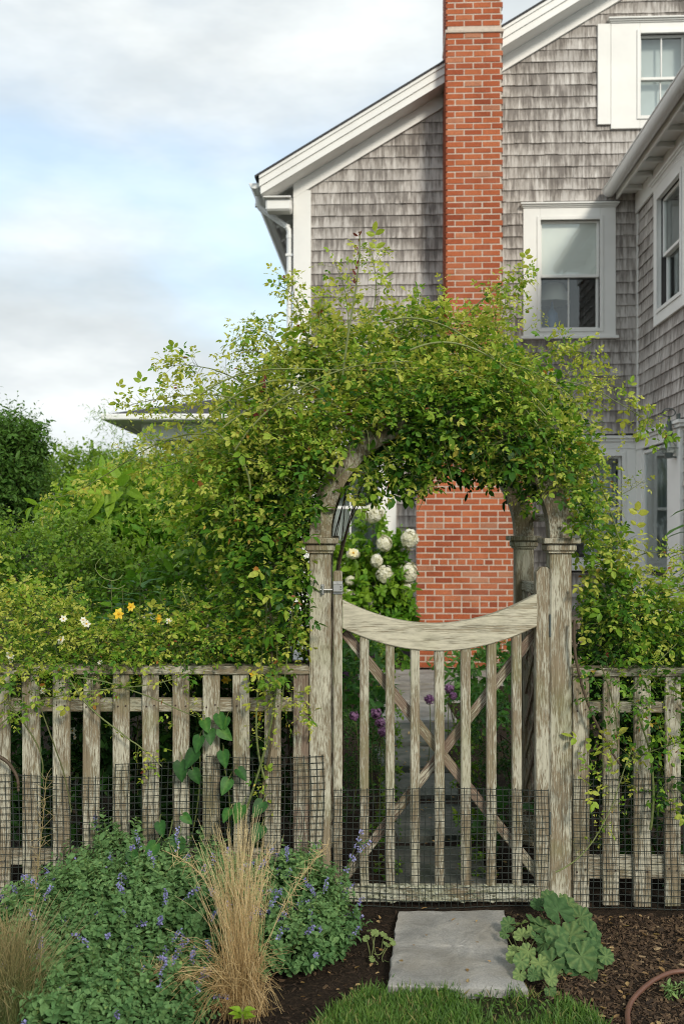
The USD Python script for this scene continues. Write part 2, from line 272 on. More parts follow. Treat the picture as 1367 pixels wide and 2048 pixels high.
# ------------------------------------------------------------------ the house: local axes u (along the gable, to the right), d (away from the camera), z
TH, YG = math.radians(2.56), 11.81
_c, _s = math.cos(TH), math.sin(TH)
def G(px, py, off=0.0):
    "where the line of sight through a pixel meets the gable plane, off metres in front of the wall: (u, z)"
    dx, dz = (px - CX) / F, -(py - HY) / F
    t = (YG * _c - off) / (dx * _s + _c)
    return t * dx * _c - (t - YG) * _s, EYE + t * dz
UC = G(1277, 600)[0]
def W(px, py, off=0.0):
    "where the line of sight meets the wing wall: (distance from the gable, z)"
    dx, dz = (px - CX) / F, -(py - HY) / F
    t = (UC - off - YG * _s) / (dx * _c - _s)
    return -(t * dx * _s + (t - YG) * _c), EYE + t * dz
def gb(a0, a1, o0, o1, z0, z1, c=.004): return cbox((a0, -o1, z0), (a1, -o0, z1), c)
def wb(a0, a1, o0, o1, z0, z1, c=.004): return cbox((UC - o1, -a1, z0), (UC - o0, -a0, z1), c)

house = thing('shingled_house', 'grey cedar shingled gable house with white trim and tall windows behind the garden gate', 'house', (0, YG, 0), -math.degrees(TH))

# roof line measured on the plane of the rake boards
OV = .35
uA, zA = G(518, 345.5, OV); uB, zB = G(893, 117, OV)
MR = (zB - zA) / (uB - uA)
zr = lambda u: zA + MR * (u - uA)
uL = G(587, 560)[0]                                       # left corner of the house
uR = 4.9                                                  # ridge, outside the frame
WIN = {}                                                   # openings: name -> (u0, u1, z0, z1)
def rect(x0, y0, x1, y1, off=.03, f=G):
    a0, z1 = f(x0, y0, off); a1, _ = f(x1, y0, off); _, z0 = f(x0, y1, off)
    return a0, a1, z0, z1
WM = rect(1077, 440, 1199, 660, 0.0); WU = rect(1276, 68, 1369, 236, 0.0)
WL = rect(640, 905, 760, 1118, 0.0); WR = rect(1124, 911, 1243, 1122, 0.0)
CM = rect(1045.7, 416, 1231, 672, .045); CU = rect(1221, 46, 1424, 257, .045); CL = rect(610, 880, 792, 1130, .045); CR = rect(1096, 883, 1253, 1128, .045)

# --- gable wall with openings
zE = zr(uL) - .30
outline = Polygon([(uL, 0), (7.5, 0), (7.5, zr(uR) - MR * (7.5 - uR) - .3), (uR, zr(uR) - .3), (uL, zE)])
holes = [sbox(w[0], w[2], w[1], w[3]) for w in (WM, WU, WL, WR)]
wallpoly = outline
for h in holes: wallpoly = wallpoly.difference(h)
def extr(poly, d0, d1):
    "a polygon in (u, z) made solid from depth d0 to d1"
    m = trimesh.creation.extrude_polygon(poly, d1 - d0, engine='earcut')
    v = np.array(m.vertices); return np.stack([v[:, 0], v[:, 2] + d0, v[:, 1]], 1), np.array(m.faces)[:, ::-1]
gw = part(house, 'gable_wall', extr(wallpoly, 0, .16), 'dark_sheathing' and MATS['dark_sheathing'])
part(house, 'side_wall', cbox((uL, .17, 0), (uL + .15, 8, zE), .01), MATS['shingle'], tone=.5)

# --- roof, rake boards, soffit, frieze
def slope_prism(u0, u1, lo, hi, d0, d1, f=None):
    "a piece that follows the roof line from u0 to u1, between lo and hi metres below it"
    f = f or zr
    return hexa([(u, d, f(u) + h) for u in (u0, u1) for d in (d0, d1) for h in (lo, hi)])
zr2 = lambda u: zr(uR) - MR * (u - uR)
roof = part(house, 'roof', cat(slope_prism(uA - .05, uR, -.029, -.006, -OV - .03, 8), slope_prism(uR, 2 * uR - uA, -.029, -.006, -OV - .03, 8, zr2)), MATS['roof_shingle'], tone=.35)
UE = uA
part(house, 'rake_board', slope_prism(UE, uR, -.155, -.03, -OV, -OV + .035), MATS['white_paint'])
part(house, 'rake_board', slope_prism(UE + .015, uR, -.245, -.157, -OV + .018, -OV + .05), MATS['white_paint'])
part(house, 'rake_molding', slope_prism(UE, uR, -.068, -.03, -OV - .016, -OV - .002), MATS['white_paint'])
part(house, 'rake_soffit', slope_prism(UE + .02, uR, -.245, -.225, -OV + .052, .0), MATS['white_paint'])
part(house, 'frieze_board', slope_prism(uL, uR, -.41, -.247, -.048, -.002), MATS['white_paint'])
part(house, 'corner_board', gb(uL - .002, G(621.5, 560, .04)[0], .0, .044, 0, zE - .02), MATS['white_paint'])
part(house, 'eave_soffit', slope_prism(UE + .05, uL + .1, -.16, -.14, .0, 8), MATS['white_vinyl'])
part(house, 'eave_board', cbox((UE + .0, -OV + .06, zA - .20), (UE + .03, 8, zA - .035), .004), MATS['white_paint'])
bx = cbox((UE + .04, -OV + .055, zA - .262), (uL - .004, -.05, zA - .246), .003)
part(house, 'eave_return', cat(bx, cbox((UE + .06, -OV + .1, zA - .40), (uL - .006, -.06, zA - .264), .02)), MATS['white_paint'])
for d in np.arange(.35, 7.5, .62): part(house, 'rafter_tail', hexa([(u, dd, zr(u) + h) for u in (UE + .05, uL) for dd in (d, d + .05) for h in (-.27, -.162)]), MATS['white_vinyl'])
g_ = np.linspace(math.pi, 2 * math.pi, 9)
def gutter(path_a, path_b, r, along, label='gutter'):
    "a half-round trough with a rolled lip"
    prof = [(r * math.cos(t), r * math.sin(t)) for t in g_]
    prof = prof + [((r - .004) * math.cos(t), (r - .004) * math.sin(t)) for t in g_[::-1]]
    V = []
    a, b = np.array(path_a), np.array(path_b)
    for q in (a, b):
        for x, z in prof: V.append((q[0] + x, q[1], q[2] + z))
    n = len(prof); Fc = []
    for i in range(n):
        j = (i + 1) % n; Fc += [(i, j, n + j), (i, n + j, n + i)]
    for i in range(len(g_) - 1):
        k = 2 * len(g_) - 1 - i
        for o in (0, n): Fc += [(o + i, o + i + 1, o + k - 1), (o + i, o + k - 1, o + k)]
    lip = tube([(a[0] - r, a[1], a[2]), (b[0] - r, b[1], b[2])], .009, 6)
    return cat((np.array(V), np.array(Fc)), lip)
GUX, GUZ = UE - .063, zA - .085
gt = part(house, 'gutter', cat(gutter((GUX, -OV + .1, GUZ), (GUX, 8, GUZ), .062, 1), hull([(GUX + .062 * math.cos(t), y, GUZ + .062 * math.sin(t)) for t in g_ for y in (-OV + .092, -OV + .1)])), MATS['white_vinyl'], smooth=35)
dp = [(GUX, .05, GUZ - .05), (GUX, .05, GUZ - .16), (GUX + .03, .05, GUZ - .20), (uL - .085, .05, GUZ - .42), (uL - .055, .05, GUZ - .47), (uL - .055, .05, GUZ - .54), (uL - .055, .05, .1)]
dsp = part(house, 'downspout', tube(dp, .034, 12), MATS['white_vinyl'], smooth=50)
for z in (GUZ - .78, GUZ - 2.6): part(dsp, 'strap', cbox((uL - .10, .01, z), (uL - .002, .095, z + .03), .004), MATS['white_vinyl'])
for i in (1, 3, 5): part(dsp, 'joint', tube([np.array(dp[i]) - (0, 0, .02), np.array(dp[i]) + (0, 0, .02)], .039, 12), MATS['white_vinyl'])

# --- shingles, one by one
EXPO = .1365
ROW0 = G(1100, 378.5, .022)[1]
def shingle_rows(spans, z_from, z_to, mapf, seed):
    "list of wedge shingles; spans(zlo, zhi) gives the free stretches of a course"
    r = np.random.default_rng(seed); out = []
    k0 = math.floor((z_from - ROW0) / EXPO); k1 = math.ceil((z_to - ROW0) / EXPO)
    for k in range(k0, k1):
        zb = ROW0 + k * EXPO
        course = r.normal(0, .0015)
        for a, b in spans(zb, zb + EXPO):
            x = a
            while x < b - .004:
                w = float(np.clip(r.normal(.125, .035), .06, .21))
                if b - x - w < .05: w = b - x
                e = min(x + w, b)
                dz = course + r.normal(0, .0022) - (.006 if r.random() < .06 else 0)
                t0 = .022 + r.normal(0, .0025); tl = r.normal(0, .0016)
                g = .0012
                pts = [mapf(xx, oo, zz) for xx in (x + g, e - g) for (oo, zz) in (())] if False else None
                p8 = []
                for xx, sg in ((x + g, -1), (e - g, 1)):
                    for ob, ot in ((t0 + sg * tl, .009), (.001, .001)):
                        p8.append(mapf(xx, ob, zb + dz)); p8.append(mapf(xx, ot, zb + EXPO + .012))
                out.append((np.array(p8), float(np.clip(r.beta(2.2, 2.2) + r.normal(0, .05), 0, 1))))
                x = e
    return out
def cut(spans, lo, hi):
    o = []
    for a, b in spans:
        if hi <= a or lo >= b: o.append((a, b)); continue
        if lo > a + .02: o.append((a, lo))
        if hi < b - .02: o.append((hi, b))
    return o
UCH0, UCH1 = G(886, 500)[0], G(1004, 500, .6)[0]
uchl, uchr = G(836, 1100)[0], G(1064, 1100, .6)[0]
z_sh0 = G(948, 935, .6)[1]; z_sh1 = z_sh0 + .75
def half_base(z):
    t = np.clip((z - z_sh0 + .45) / 1.2, 0, 1); t = t * t * (3 - 2 * t); return (1 - t) * .645 + t * .315
UCC = G(948, 700, .6)[0]
zCornice = G(1220, 872, .02)[1]
def gable_spans(z0, z1):
    zm = (z0 + z1) / 2
    top_u = uA + (z0 + .40 - zA) / MR + .01
    s = [(max(uL + .19, top_u), 5.2)]
    h = half_base(z1)
    s = cut(s, UCC - h + .015, UCC + h - .02)
    for c in (CM, CU, CL):
        if c[2] - .02 < zm < c[3] + .02: s = cut(s, c[0], c[1])
    ou = rect(1194.7, 46, 1222, 248, .03)
    if ou[2] < zm < ou[3]: s = cut(s, ou[0], ou[1] + .1)
    if zm < G(1220, 868, .02)[1] and zm > CR[2] - .05: s = cut(s, CR[0], 9)
    if zm < 5.55: s = cut(s, UC - .012, 9)
    if z0 < .25: return []
    return s
uC2 = lambda a, o, z: (a, -o, z)
sh = shingle_rows(gable_spans, .3, 8.2, uC2, 3)
zWT = W(1330, 400)[1]
sWG = W(1321.8, 500)[0]
WW = (W(1322, 500)[0], W(1322, 500)[0] + .86, W(1323.5, 620, 0)[1], W(1323.5, 396, 0)[1])
CW = (W(1306.5, 500, .04)[0], W(1306.5, 500, .04)[0] + 1.16, W(1306, 655, .04)[1], W(1307, 377, .04)[1])
DG = (W(1291, 1000)[0], W(1341, 1000)[0], W(1330, 1159)[1], W(1291, 906)[1])     # the glazed door in the wing
sD1 = W(1359.5, 1000, .045)[0]
def wing_spans(z0, z1):
    zm = (z0 + z1) / 2
    if z0 < .25: return []
    s = [(.025, 3.4)]
    if CW[2] - .02 < zm < CW[3] + .10: s = cut(s, CW[0], CW[1])
    if zm < zCornice + .02: s = cut(s, -1, sD1)
    return s
shw = shingle_rows(wing_spans, .3, 5.45, lambda a, o, z: (UC - o, -a, z), 4)
allsh = [(p, t, gw) for p, t in sh]
def seen(p):
    "rough pixel of a house-local point in the photograph"
    u, d, z = p.mean(0); X = u * _c + d * _s; Y = YG - u * _s + d * _c
    return CX + F * X / Y, HY - F * (z - EYE) / Y, Y
def settle(parent, items, name, mtl, most, ok):
    "the most visible pieces as parts of their own, the rest joined"
    keep, rest = [], []
    for p, t in items: (keep if ok(*seen(p)[:2]) else rest).append((p, t))
    r = np.random.default_rng(11); idx = r.permutation(len(keep)); single = set(idx[:most].tolist())
    for i, (p, t) in enumerate(keep):
        if i in single: part(parent, name, hexa(p), mtl, tone=t)
        else: rest.append((p, t))
    if rest:
        part(parent, name + '_courses', cat(*[hexa(p) for p, t in rest]), mtl, tone=np.repeat([t for p, t in rest], 8), kind='stuff')
wwall = part(house, 'wing_wall', extr(Polygon([(0, 0), (3.4, 0), (3.4, 5.5), (0, 5.5)]).difference(sbox(WW[0], WW[2], WW[1], WW[3])).difference(sbox(DG[0] - .03, .62, DG[1] + .03, DG[3] + .03)), 0, .16), MATS['dark_sheathing'])
# the wall outline above is in (distance, z): turn it onto the wing
_m = UsdGeom.Mesh(wwall); _p = np.array(_m.GetPointsAttr().Get()); _m.GetPointsAttr().Set(Vt.Vec3fArray.FromNumpy(np.stack([UC + _p[:, 1], -_p[:, 0], _p[:, 2]], 1).astype(np.float32)))
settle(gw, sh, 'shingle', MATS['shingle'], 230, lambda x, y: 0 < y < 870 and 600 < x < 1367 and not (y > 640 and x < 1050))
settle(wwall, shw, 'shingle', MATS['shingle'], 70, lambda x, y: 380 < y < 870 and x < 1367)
part(house, 'corner_bead', cbox((UC - .032, -.034, zCornice), (UC - .004, -.004, 5.45), .004), MATS['white_paint'])

# --- windows
def window(bf, w, cs, meet, name='window', muntins=0, shade=None, cap=True, sill=True, capw=.035, split=(True, True), apron=0.0):
    "casing (a frame of four boards), two sashes, panes, muntins, head cap, sill, room behind"
    a0, a1, z0, z1 = w; c0, c1, y0, y1 = cs
    top = part(house, name, cat(bf(c0, a0 + .004, .002, .045, y0, y1), bf(a1 - .004, c1, .002, .045, y0, y1), bf(a0 + .004, a1 - .004, .002, .0448, z1 - .004, y1), bf(a0 + .004, a1 - .004, .002, .0448, y0, z0 + .004)), MATS['white_paint'])
    part(top, 'frame', cat(bf(a0 - .03, a0 + .012, .046, .058, z0 - .03, z1 + .03), bf(a1 - .012, a1 + .03, .046, .058, z0 - .03, z1 + .03), bf(a0 + .012, a1 - .012, .046, .0578, z1 - .012, z1 + .03), bf(a0 + .012, a1 - .012, .046, .0578, z0 - .03, z0 + .012)), MATS['white_paint'])
    s = .035
    def sash(b0, b1, o, mun):
        sh_ = part(top, 'sash', cat(bf(a0 + .004, a0 + s, o, o + .034, b0, b1), bf(a1 - s, a1 - .004, o, o + .034, b0, b1), bf(a0 + s, a1 - s, o + .001, o + .033, b1 - s * .9, b1), bf(a0 + s, a1 - s, o + .001, o + .033, b0, b0 + s)), MATS['white_paint'])
        part(top, 'pane', bf(a0 + s - .004, a1 - s + .004, o + .012, o + .017, b0 + s - .004, b1 - s * .9 + .004, .001), MATS['pane_glass'])
        for k in range(mun):
            x = a0 + (a1 - a0) * (k + 1) / (mun + 1)
            part(top, 'muntin', bf(x - .008, x + .008, o + .003, o + .030, b0 + s, b1 - s * .9), MATS['white_paint'])
    sash(meet - .018, z1 - .004, -.045, muntins if split[0] else 0)
    sash(z0 + .004, meet + .018, -.083, muntins if split[1] else 0)
    if cap:
        part(top, 'head_cap', cat(bf(c0 - .035, c1 + .035, .004, .095, y1 + .035, y1 + .055), bf(c0 - .022, c1 + .022, .004, .075, y1 + .017, y1 + .0345), bf(c0 - .008, c1 + .008, .004, .058, y1 + .001, y1 + .0165)), MATS['white_paint'])
    if sill: part(top, 'sill', bf(c0 - .03, c1 + .03, .004, .075, y0 - .036, y0 - .001), MATS['white_paint'])
    if shade:
        b0, b1, m_ = shade[:3]; so = shade[3] if len(shade) > 3 else -.058
        part(top, 'roller_shade', bf(a0 + .006, a1 - .006, so, so + .005, b0, b1, .001), MATS[m_])
    # the room behind, open towards the window
    q = [(a, o, z) for a in (a0 - .35, a1 + .35) for o in (-.17, -1.9) for z in (z0 - .35, z1 + .35)]
    b = bf(a0 - .35, a1 + .35, -1.9, -.17, z0 - .35, z1 + .35, .001)
    t = 0.02
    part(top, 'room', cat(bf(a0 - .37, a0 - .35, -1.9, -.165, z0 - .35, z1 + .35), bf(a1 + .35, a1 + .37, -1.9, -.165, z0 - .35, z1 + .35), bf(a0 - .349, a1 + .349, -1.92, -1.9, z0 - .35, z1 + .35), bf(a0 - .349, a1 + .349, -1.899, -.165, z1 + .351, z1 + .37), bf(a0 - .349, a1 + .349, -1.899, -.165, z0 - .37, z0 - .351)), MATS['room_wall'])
    return top
wm = window(gb, WM, CM, G(1130, 551)[1], muntins=1, shade=(G(1130, 549)[1], WM[3] - .01, 'blind'), split=(False, True))
wu = window(gb, WU, CU, G(1320, 155)[1], muntins=1, shade=(WU[2] - .1, WU[3] + .1, 'curtain', -.14), sill=False)
_o = rect(1194.7, 46.5, 1221, 248, .055)
part(wu, 'side_panel', gb(_o[0], CU[0] - .004, .024, .052, _o[2], _o[3]), MATS['white_paint'])
wl = window(gb, WL, CL, G(700, 1015)[1], muntins=1, split=(True, True))
wr = window(gb, WR, CR, G(1200, 1018)[1], muntins=1, cap=False)
ww = window(wb, WW, CW, W(1322.5, 511)[1], muntins=0, split=(False, False), capw=.05, sill=False)
# curtains half seen inside
def curtain(parent, bf, a0, a1, z0, z1, o):
    n = 40; a = np.linspace(a0, a1, n); oo = o + .018 * np.sin(np.linspace(0, 38, n)) + rng.normal(0, .003, n)
    V, Fc = [], []
    for i in range(n):
        for z in (z0, z1): V.append(bf(a[i], oo[i], z))
    for i in range(n - 1): Fc += [(2 * i, 2 * i + 1, 2 * i + 3), (2 * i, 2 * i + 3, 2 * i + 2)]
    part(parent, 'curtain', (np.array(V), np.array(Fc)), MATS['curtain'], smooth=True)
gm = lambda a, o, z: (a, -o, z); wmf = lambda a, o, z: (UC - o, -a, z)
curtain(ww, wmf, WW[0] + .02, WW[0] + .22, WW[2], WW[3], -.2); curtain(wr, gm, WR[0] + .3, WR[1] - .02, WR[2], WR[3], -.25); curtain(wl, gm, WL[0], WL[1], WL[2] + .05, WL[3] - .2, -.9)

# --- lower right: cornice, corner pilaster, glazed door in the wing
cr0 = CR[0] - .12
part(house, 'cornice', cat(gb(cr0, UC - .10, .004, .10, zCornice - .035, zCornice), gb(cr0, UC - .08, .004, .075, zCornice - .07, zCornice - .036), gb(cr0, UC - .05, .004, .052, G(1200, 898)[1], zCornice - .071)), MATS['white_paint'])
part(house, 'cornice', cat(wb(0, sD1 + .1, .004, .10, zCornice - .035, zCornice), wb(0, sD1 + .08, .004, .075, zCornice - .07, zCornice - .036), wb(0, sD1, .004, .052, DG[3] + .05, zCornice - .071)), MATS['white_paint'])
part(house, 'pilaster', cat(gb(CR[1] - .002, UC - .047, .003, .046, .4, G(1200, 898)[1] - .002), wb(.0, DG[0] - .02, .003, .0465, .4, DG[3] + .048)), MATS['white_paint'])
part(house, 'lower_wall_cap', gb(CR[0] - .1, UC - .05, .004, .09, CR[2] - .075, CR[2] - .037), MATS['white_paint'])
door = part(house, 'glazed_door', cat(wb(DG[0] - .019, DG[0] + .02, -.01, .03, .62, DG[3] + .03), wb(DG[1] - .02, DG[1] + .03, -.01, .03, .62, DG[3] + .03), wb(DG[0] + .02, DG[1] - .02, -.009, .029, DG[3] - .01, DG[3] + .03), wb(DG[0] + .02, DG[1] - .02, -.009, .029, DG[2] - .05, DG[2] + .012), wb(DG[0] + .02, DG[1] - .02, -.009, .029, .62, .72), wb((DG[0] + DG[1]) / 2 - .05, (DG[0] + DG[1]) / 2 - .01, -.008, .028, .72, DG[2] - .05)), MATS['white_paint'])
part(door, 'casing', wb(DG[1] + .032, sD1, .003, .05, .62, DG[3] + .048), MATS['white_paint'])
part(door, 'pane', wb(DG[0] + .016, DG[1] - .016, .004, .009, DG[2] + .008, DG[3] - .006, .001), MATS['pane_glass'])
part(door, 'pane', wb(DG[0] + .016, DG[1] - .016, .004, .009, .715, DG[2] - .047, .001), MATS['pane_glass'])
part(door, 'handle', cat(wb(DG[1] - .012, DG[1] + .012, .031, .04, 1.28, 1.42), tube([(UC - .045, -DG[1], 1.36), (UC - .08, -DG[1], 1.36), (UC - .085, -DG[1] + .1, 1.36)], .009, 8)), MATS['bronze'])
part(door, 'inner_panel', cat(wb(DG[0], DG[0] + .42, -.42, -.40, .62, DG[3]), wb(DG[0] + .44, DG[0] + .9, -.46, -.44, .62, DG[3])), MATS['room_wall'])
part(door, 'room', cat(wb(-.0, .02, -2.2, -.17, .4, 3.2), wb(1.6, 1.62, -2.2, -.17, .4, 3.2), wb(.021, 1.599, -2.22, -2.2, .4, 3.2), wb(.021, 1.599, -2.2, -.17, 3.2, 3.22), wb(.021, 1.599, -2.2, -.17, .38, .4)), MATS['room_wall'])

# --- wing eave: gutter, soffit with white vents, frieze
eg = G(1222, 388, 0.0); GE = (UC - .33, eg[1] + .02)
def wroof(u, h): return GE[1] + .02 + (u - GE[0]) * .62 + h
part(house, 'wing_roof', hexa([(u, d, wroof(u, h)) for u in (GE[0] - .02, GE[0] + 3.2) for d in (-3.4, -.052) for h in (.03, .07)]), MATS['roof_shingle'], tone=.4)
part(house, 'wing_gutter', cat(gutter((GE[0] - .03, -3.4, GE[1]), (GE[0] - .03, -.06, GE[1]), .075, 1), hull([(GE[0] - .03 + .075 * math.cos(t), y, GE[1] + .075 * math.sin(t)) for t in g_ for y in (-.066, -.056)])), MATS['white_vinyl'], smooth=35)
part(house, 'wing_eave_board', cbox((GE[0] + .05, -3.4, GE[1] - .10), (GE[0] + .075, -.053, GE[1] + .06), .004), MATS['white_paint'])
part(house, 'wing_soffit', cbox((GE[0] + .076, -3.4, GE[1] - .03), (UC - .03, -.054, GE[1] - .012), .003), MATS['white_vinyl'])
for s in np.arange(.35, 3.3, .42): part(house, 'soffit_bracket', cbox((GE[0] + .078, -s - .022, GE[1] - .085), (UC - .03, -s + .022, GE[1] - .031), .006), MATS['white_vinyl'])
part(house, 'wing_frieze', wb(.02, 3.4, .024, .05, GE[1] - .26, GE[1] - .032), MATS['white_paint'])

# --- chimney, brick by brick
CO = .6
chim = part(house, 'chimney', cat(cbox((UCC - .30, -CO + .0005, 2.2), (UCC + .30, -.001, 9.4), .004), *[cbox((UCC - half_base(z) + .010, -CO + .001, z), (UCC + half_base(z) - .010, -.001, z + .0673), .001) for z in np.arange(0, z_sh1 + .1, .0677)]), MATS['mortar'])
ch_top = 9.4
bricks = []
r_ = np.random.default_rng(21)
BW, BH, JT = .2015, .0677, .0145
for k in range(int(ch_top / BH)):
    z0 = k * BH; h = half_base(z0 + BH / 2)
    if abs(z0 + BH / 2 - G(948, 62, CO)[1]) < .034: continue
    header = (k % 7 == 3) and h > .4
    w = BW / 2 if header else BW
    x = -h - (w / 2 if k % 2 else 0)
    while x < h - .01:
        a, b = max(x, -h), min(x + w, h); x += w
        if b - a < .03: continue
        j = r_.normal(0, .0012, 6); pr = .0025 + abs(r_.normal(0, .0018))
        a_, b_ = a + JT / 2 + j[0], b - JT / 2 + j[1]
        if a <= -h + .001: a_ = a
        if b >= h - .001: b_ = b
        p8 = []
        for i_, u in enumerate((a_, b_)):
            for y in (-CO - pr + j[4] * .6 * (i_ * 2 - 1), -CO + .09):
                for z in (z0 + JT / 2 + j[2], z0 + BH - JT / 2 + j[3]): p8.append((UCC + u, y, z))
        bricks.append((np.array(p8), float(np.clip(r_.normal(.52, .2), 0, 1)) if r_.random() > .05 else .97))
    # the left flank
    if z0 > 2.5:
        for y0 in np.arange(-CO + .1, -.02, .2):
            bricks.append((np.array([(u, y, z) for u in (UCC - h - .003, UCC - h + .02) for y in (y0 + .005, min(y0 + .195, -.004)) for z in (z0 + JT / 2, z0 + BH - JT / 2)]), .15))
settle(chim, bricks, 'brick', MATS['brick'], 300, lambda x, y: 830 < x < 1066 and ((0 < y < 660 and x > 893) or 945 < y < 1330))
_z = G(948, 62, CO)[1]
part(chim, 'stone_band', cbox((UCC - .325, -CO - .02, _z - .02), (UCC + .325, .0, _z + .018), .006), MATS['mortar'])
part(chim, 'flashing', hexa([(u, d, zr(u) + h) for u in (UCC - .345, UCC - .319) for d in (-.1, 2.0) for h in (-.005, .12)]), MATS['grey_metal'])

# ------------------------------------------------------------------ lantern by the door, lamp inside the window
lan = thing('wall_lantern', 'verdigris bronze onion lantern with clear glass globe on the wing wall by the glazed door', 'lantern')
def HL(u, d, z): return np.array([u * _c + d * _s, YG - u * _s + d * _c, z])
_s0 = W(1362, 870)[0]
lu, ld = UC - .125, -_s0
zt = lambda y: EYE + (HY - y) / F * (YG + ld)
def lathe(prof, c, sides=20):
    g = np.arange(sides) * 2 * np.pi / sides; V = np.array([(c[0] + r * math.cos(t), c[1] + r * math.sin(t), z) for r, z in prof for t in g]); Fc = []
    for i in range(len(prof) - 1):
        for j in range(sides):
            k = (j + 1) % sides; Fc += [(i * sides + j, i * sides + k, (i + 1) * sides + k), (i * sides + j, (i + 1) * sides + k, (i + 1) * sides + j)]
    return V, np.array(Fc)
lc = HL(lu, ld, 0)[:2]
z1_, z2_, z3_, z4_ = zt(842), zt(886), zt(904), zt(912)
part(lan, 'cap', lathe([(.001, z1_ + .03), (.014, z1_ + .025), (.012, z1_), (.02, z1_ - .015), (.036, z1_ - .11), (.045, z2_ + .06), (.047, z2_), (.04, z2_ - .003), (.001, z2_ - .003)], lc), MATS['bronze'], smooth=40)
zc_ = (z2_ + z4_) / 2
part(lan, 'globe', lathe([(.04, z2_), (.07, z2_ - .025), (.086, zc_), (.078, zc_ - .03), (.042, z4_ + .02)], lc), MATS['globe_glass'], smooth=True)
part(lan, 'bulb_socket', lathe([(.02, z2_ - .01), (.022, zc_), (.012, zc_ - .02), (.001, zc_ - .022)], lc), MATS['white_vinyl'], smooth=True)
part(lan, 'base', lathe([(.001, z4_ - .035), (.034, z4_ - .03), (.042, z4_ + .012), (.038, z4_ + .025), (.001, z4_ + .025)], lc), MATS['bronze'], smooth=40)
part(lan, 'cage', cat(*[tube([(lc[0] + r * math.cos(t), lc[1] + r * math.sin(t), z) for r, z in ((.047, z2_), (.08, z2_ - .025), (.093, zc_), (.08, zc_ - .04), (.043, z4_))], .003, 5) for t in np.arange(4) * math.pi / 2 + .4], tube([(lc[0] + .094 * math.cos(t), lc[1] + .094 * math.sin(t), zc_) for t in np.linspace(0, 6.29, 25)], .004, 5)), MATS['bronze'])
ring = [np.array([lc[0], lc[1], z1_ + .07]) + .05 * np.array([math.cos(t) * 1.3, 0, math.sin(t) * .8]) for t in np.linspace(0, 2 * math.pi, 22)]
part(lan, 'ring', tube(ring, .006, 6), MATS['bronze'])
bp = HL(UC - .02, ld, 0)
part(lan, 'bracket', cat(cbox((bp[0] - .02, bp[1] - .04, z4_ - .1), (bp[0] + .0, bp[1] + .04, z1_ + .06), .005), tube([(lc[0], lc[1], z4_ - .02), (bp[0], bp[1], z4_ - .02)], .01, 6), tube([(lc[0], lc[1], z2_ + .02), (bp[0], bp[1], z2_ + .03)], .01, 6)), MATS['bronze'])

lmp = thing('table_lamp', 'blue glass table lamp with pale shade standing inside the middle gable window', 'lamp')
c_ = G(1103, 640, -.45); cc = HL(c_[0], .45, 0); zb_ = G(1103, 672, -.45)[1]; zs_ = G(1103, 606, -.45)[1]
part(lmp, 'base', lathe([(.001, zb_), (.07, zb_), (.075, zb_ + .02), (.05, zb_ + .05), (.085, zb_ + .17), (.07, zb_ + .27), (.025, zb_ + .33), (.015, zs_ + .02), (.001, zs_ + .02)], cc[:2]), MATS['lamp_blue'], smooth=True)
part(lmp, 'shade', lathe([(.215, zs_), (.19, zs_ + .10), (.135, zs_ + .22), (.13, zs_ + .22), (.185, zs_ + .10), (.21, zs_)], cc[:2], 28), MATS['lamp_shade'], smooth=40)
tbl = thing('side_table', 'dark side table under the blue lamp inside the middle gable window', 'table')
part(tbl, 'top', cbox((cc[0] - .25, cc[1] - .22, zb_ - .03), (cc[0] + .25, cc[1] + .22, zb_), .006), MATS['room_wall'])
for sx in (-.2, .2):
    for sy in (-.18, .18): part(tbl, 'leg', cbox((cc[0] + sx - .02, cc[1] + sy - .02, WM[2] - .348), (cc[0] + sx + .02, cc[1] + sy + .02, zb_ - .031), .004), MATS['room_wall'])

# --- wooden stoop under the glazed door
st = thing('wooden_stoop', 'weathered plank stoop below the glazed door, half hidden by roses', 'steps')
for lv, (z, u0, dd) in enumerate(((.60, UC - 1.0, 1.35), (.40, UC - 1.3, 1.65), (.20, UC - 1.6, 1.95))):
    for k in range(int(dd / .14)):
        d0 = -.11 - k * .14
        a, b = HL(u0, d0 - .135, z - .035), HL(UC - .02, d0, z)
        m = cbox((u0, d0 - .134, z - .032), (UC - .06, d0, z), .004)
        v = np.array([HL(*p) for p in m[0]]); part(st, 'plank', (v, m[1]), MATS['wood_brown'])
    m = cbox((u0 + .03, -.11 - dd + .05, max(z - .235, .0)), (u0 + .05, -.12, z - .033), .003); part(st, 'riser', (np.array([HL(*p) for p in m[0]]), m[1]), MATS['wood_brown'])
    m = cbox((u0 + .051, -.11 - dd + .05, max(z - .235, .0)), (UC - .06, -.11 - dd + .07, z - .033), .003); part(st, 'riser', (np.array([HL(*p) for p in m[0]]), m[1]), MATS['wood_brown'])

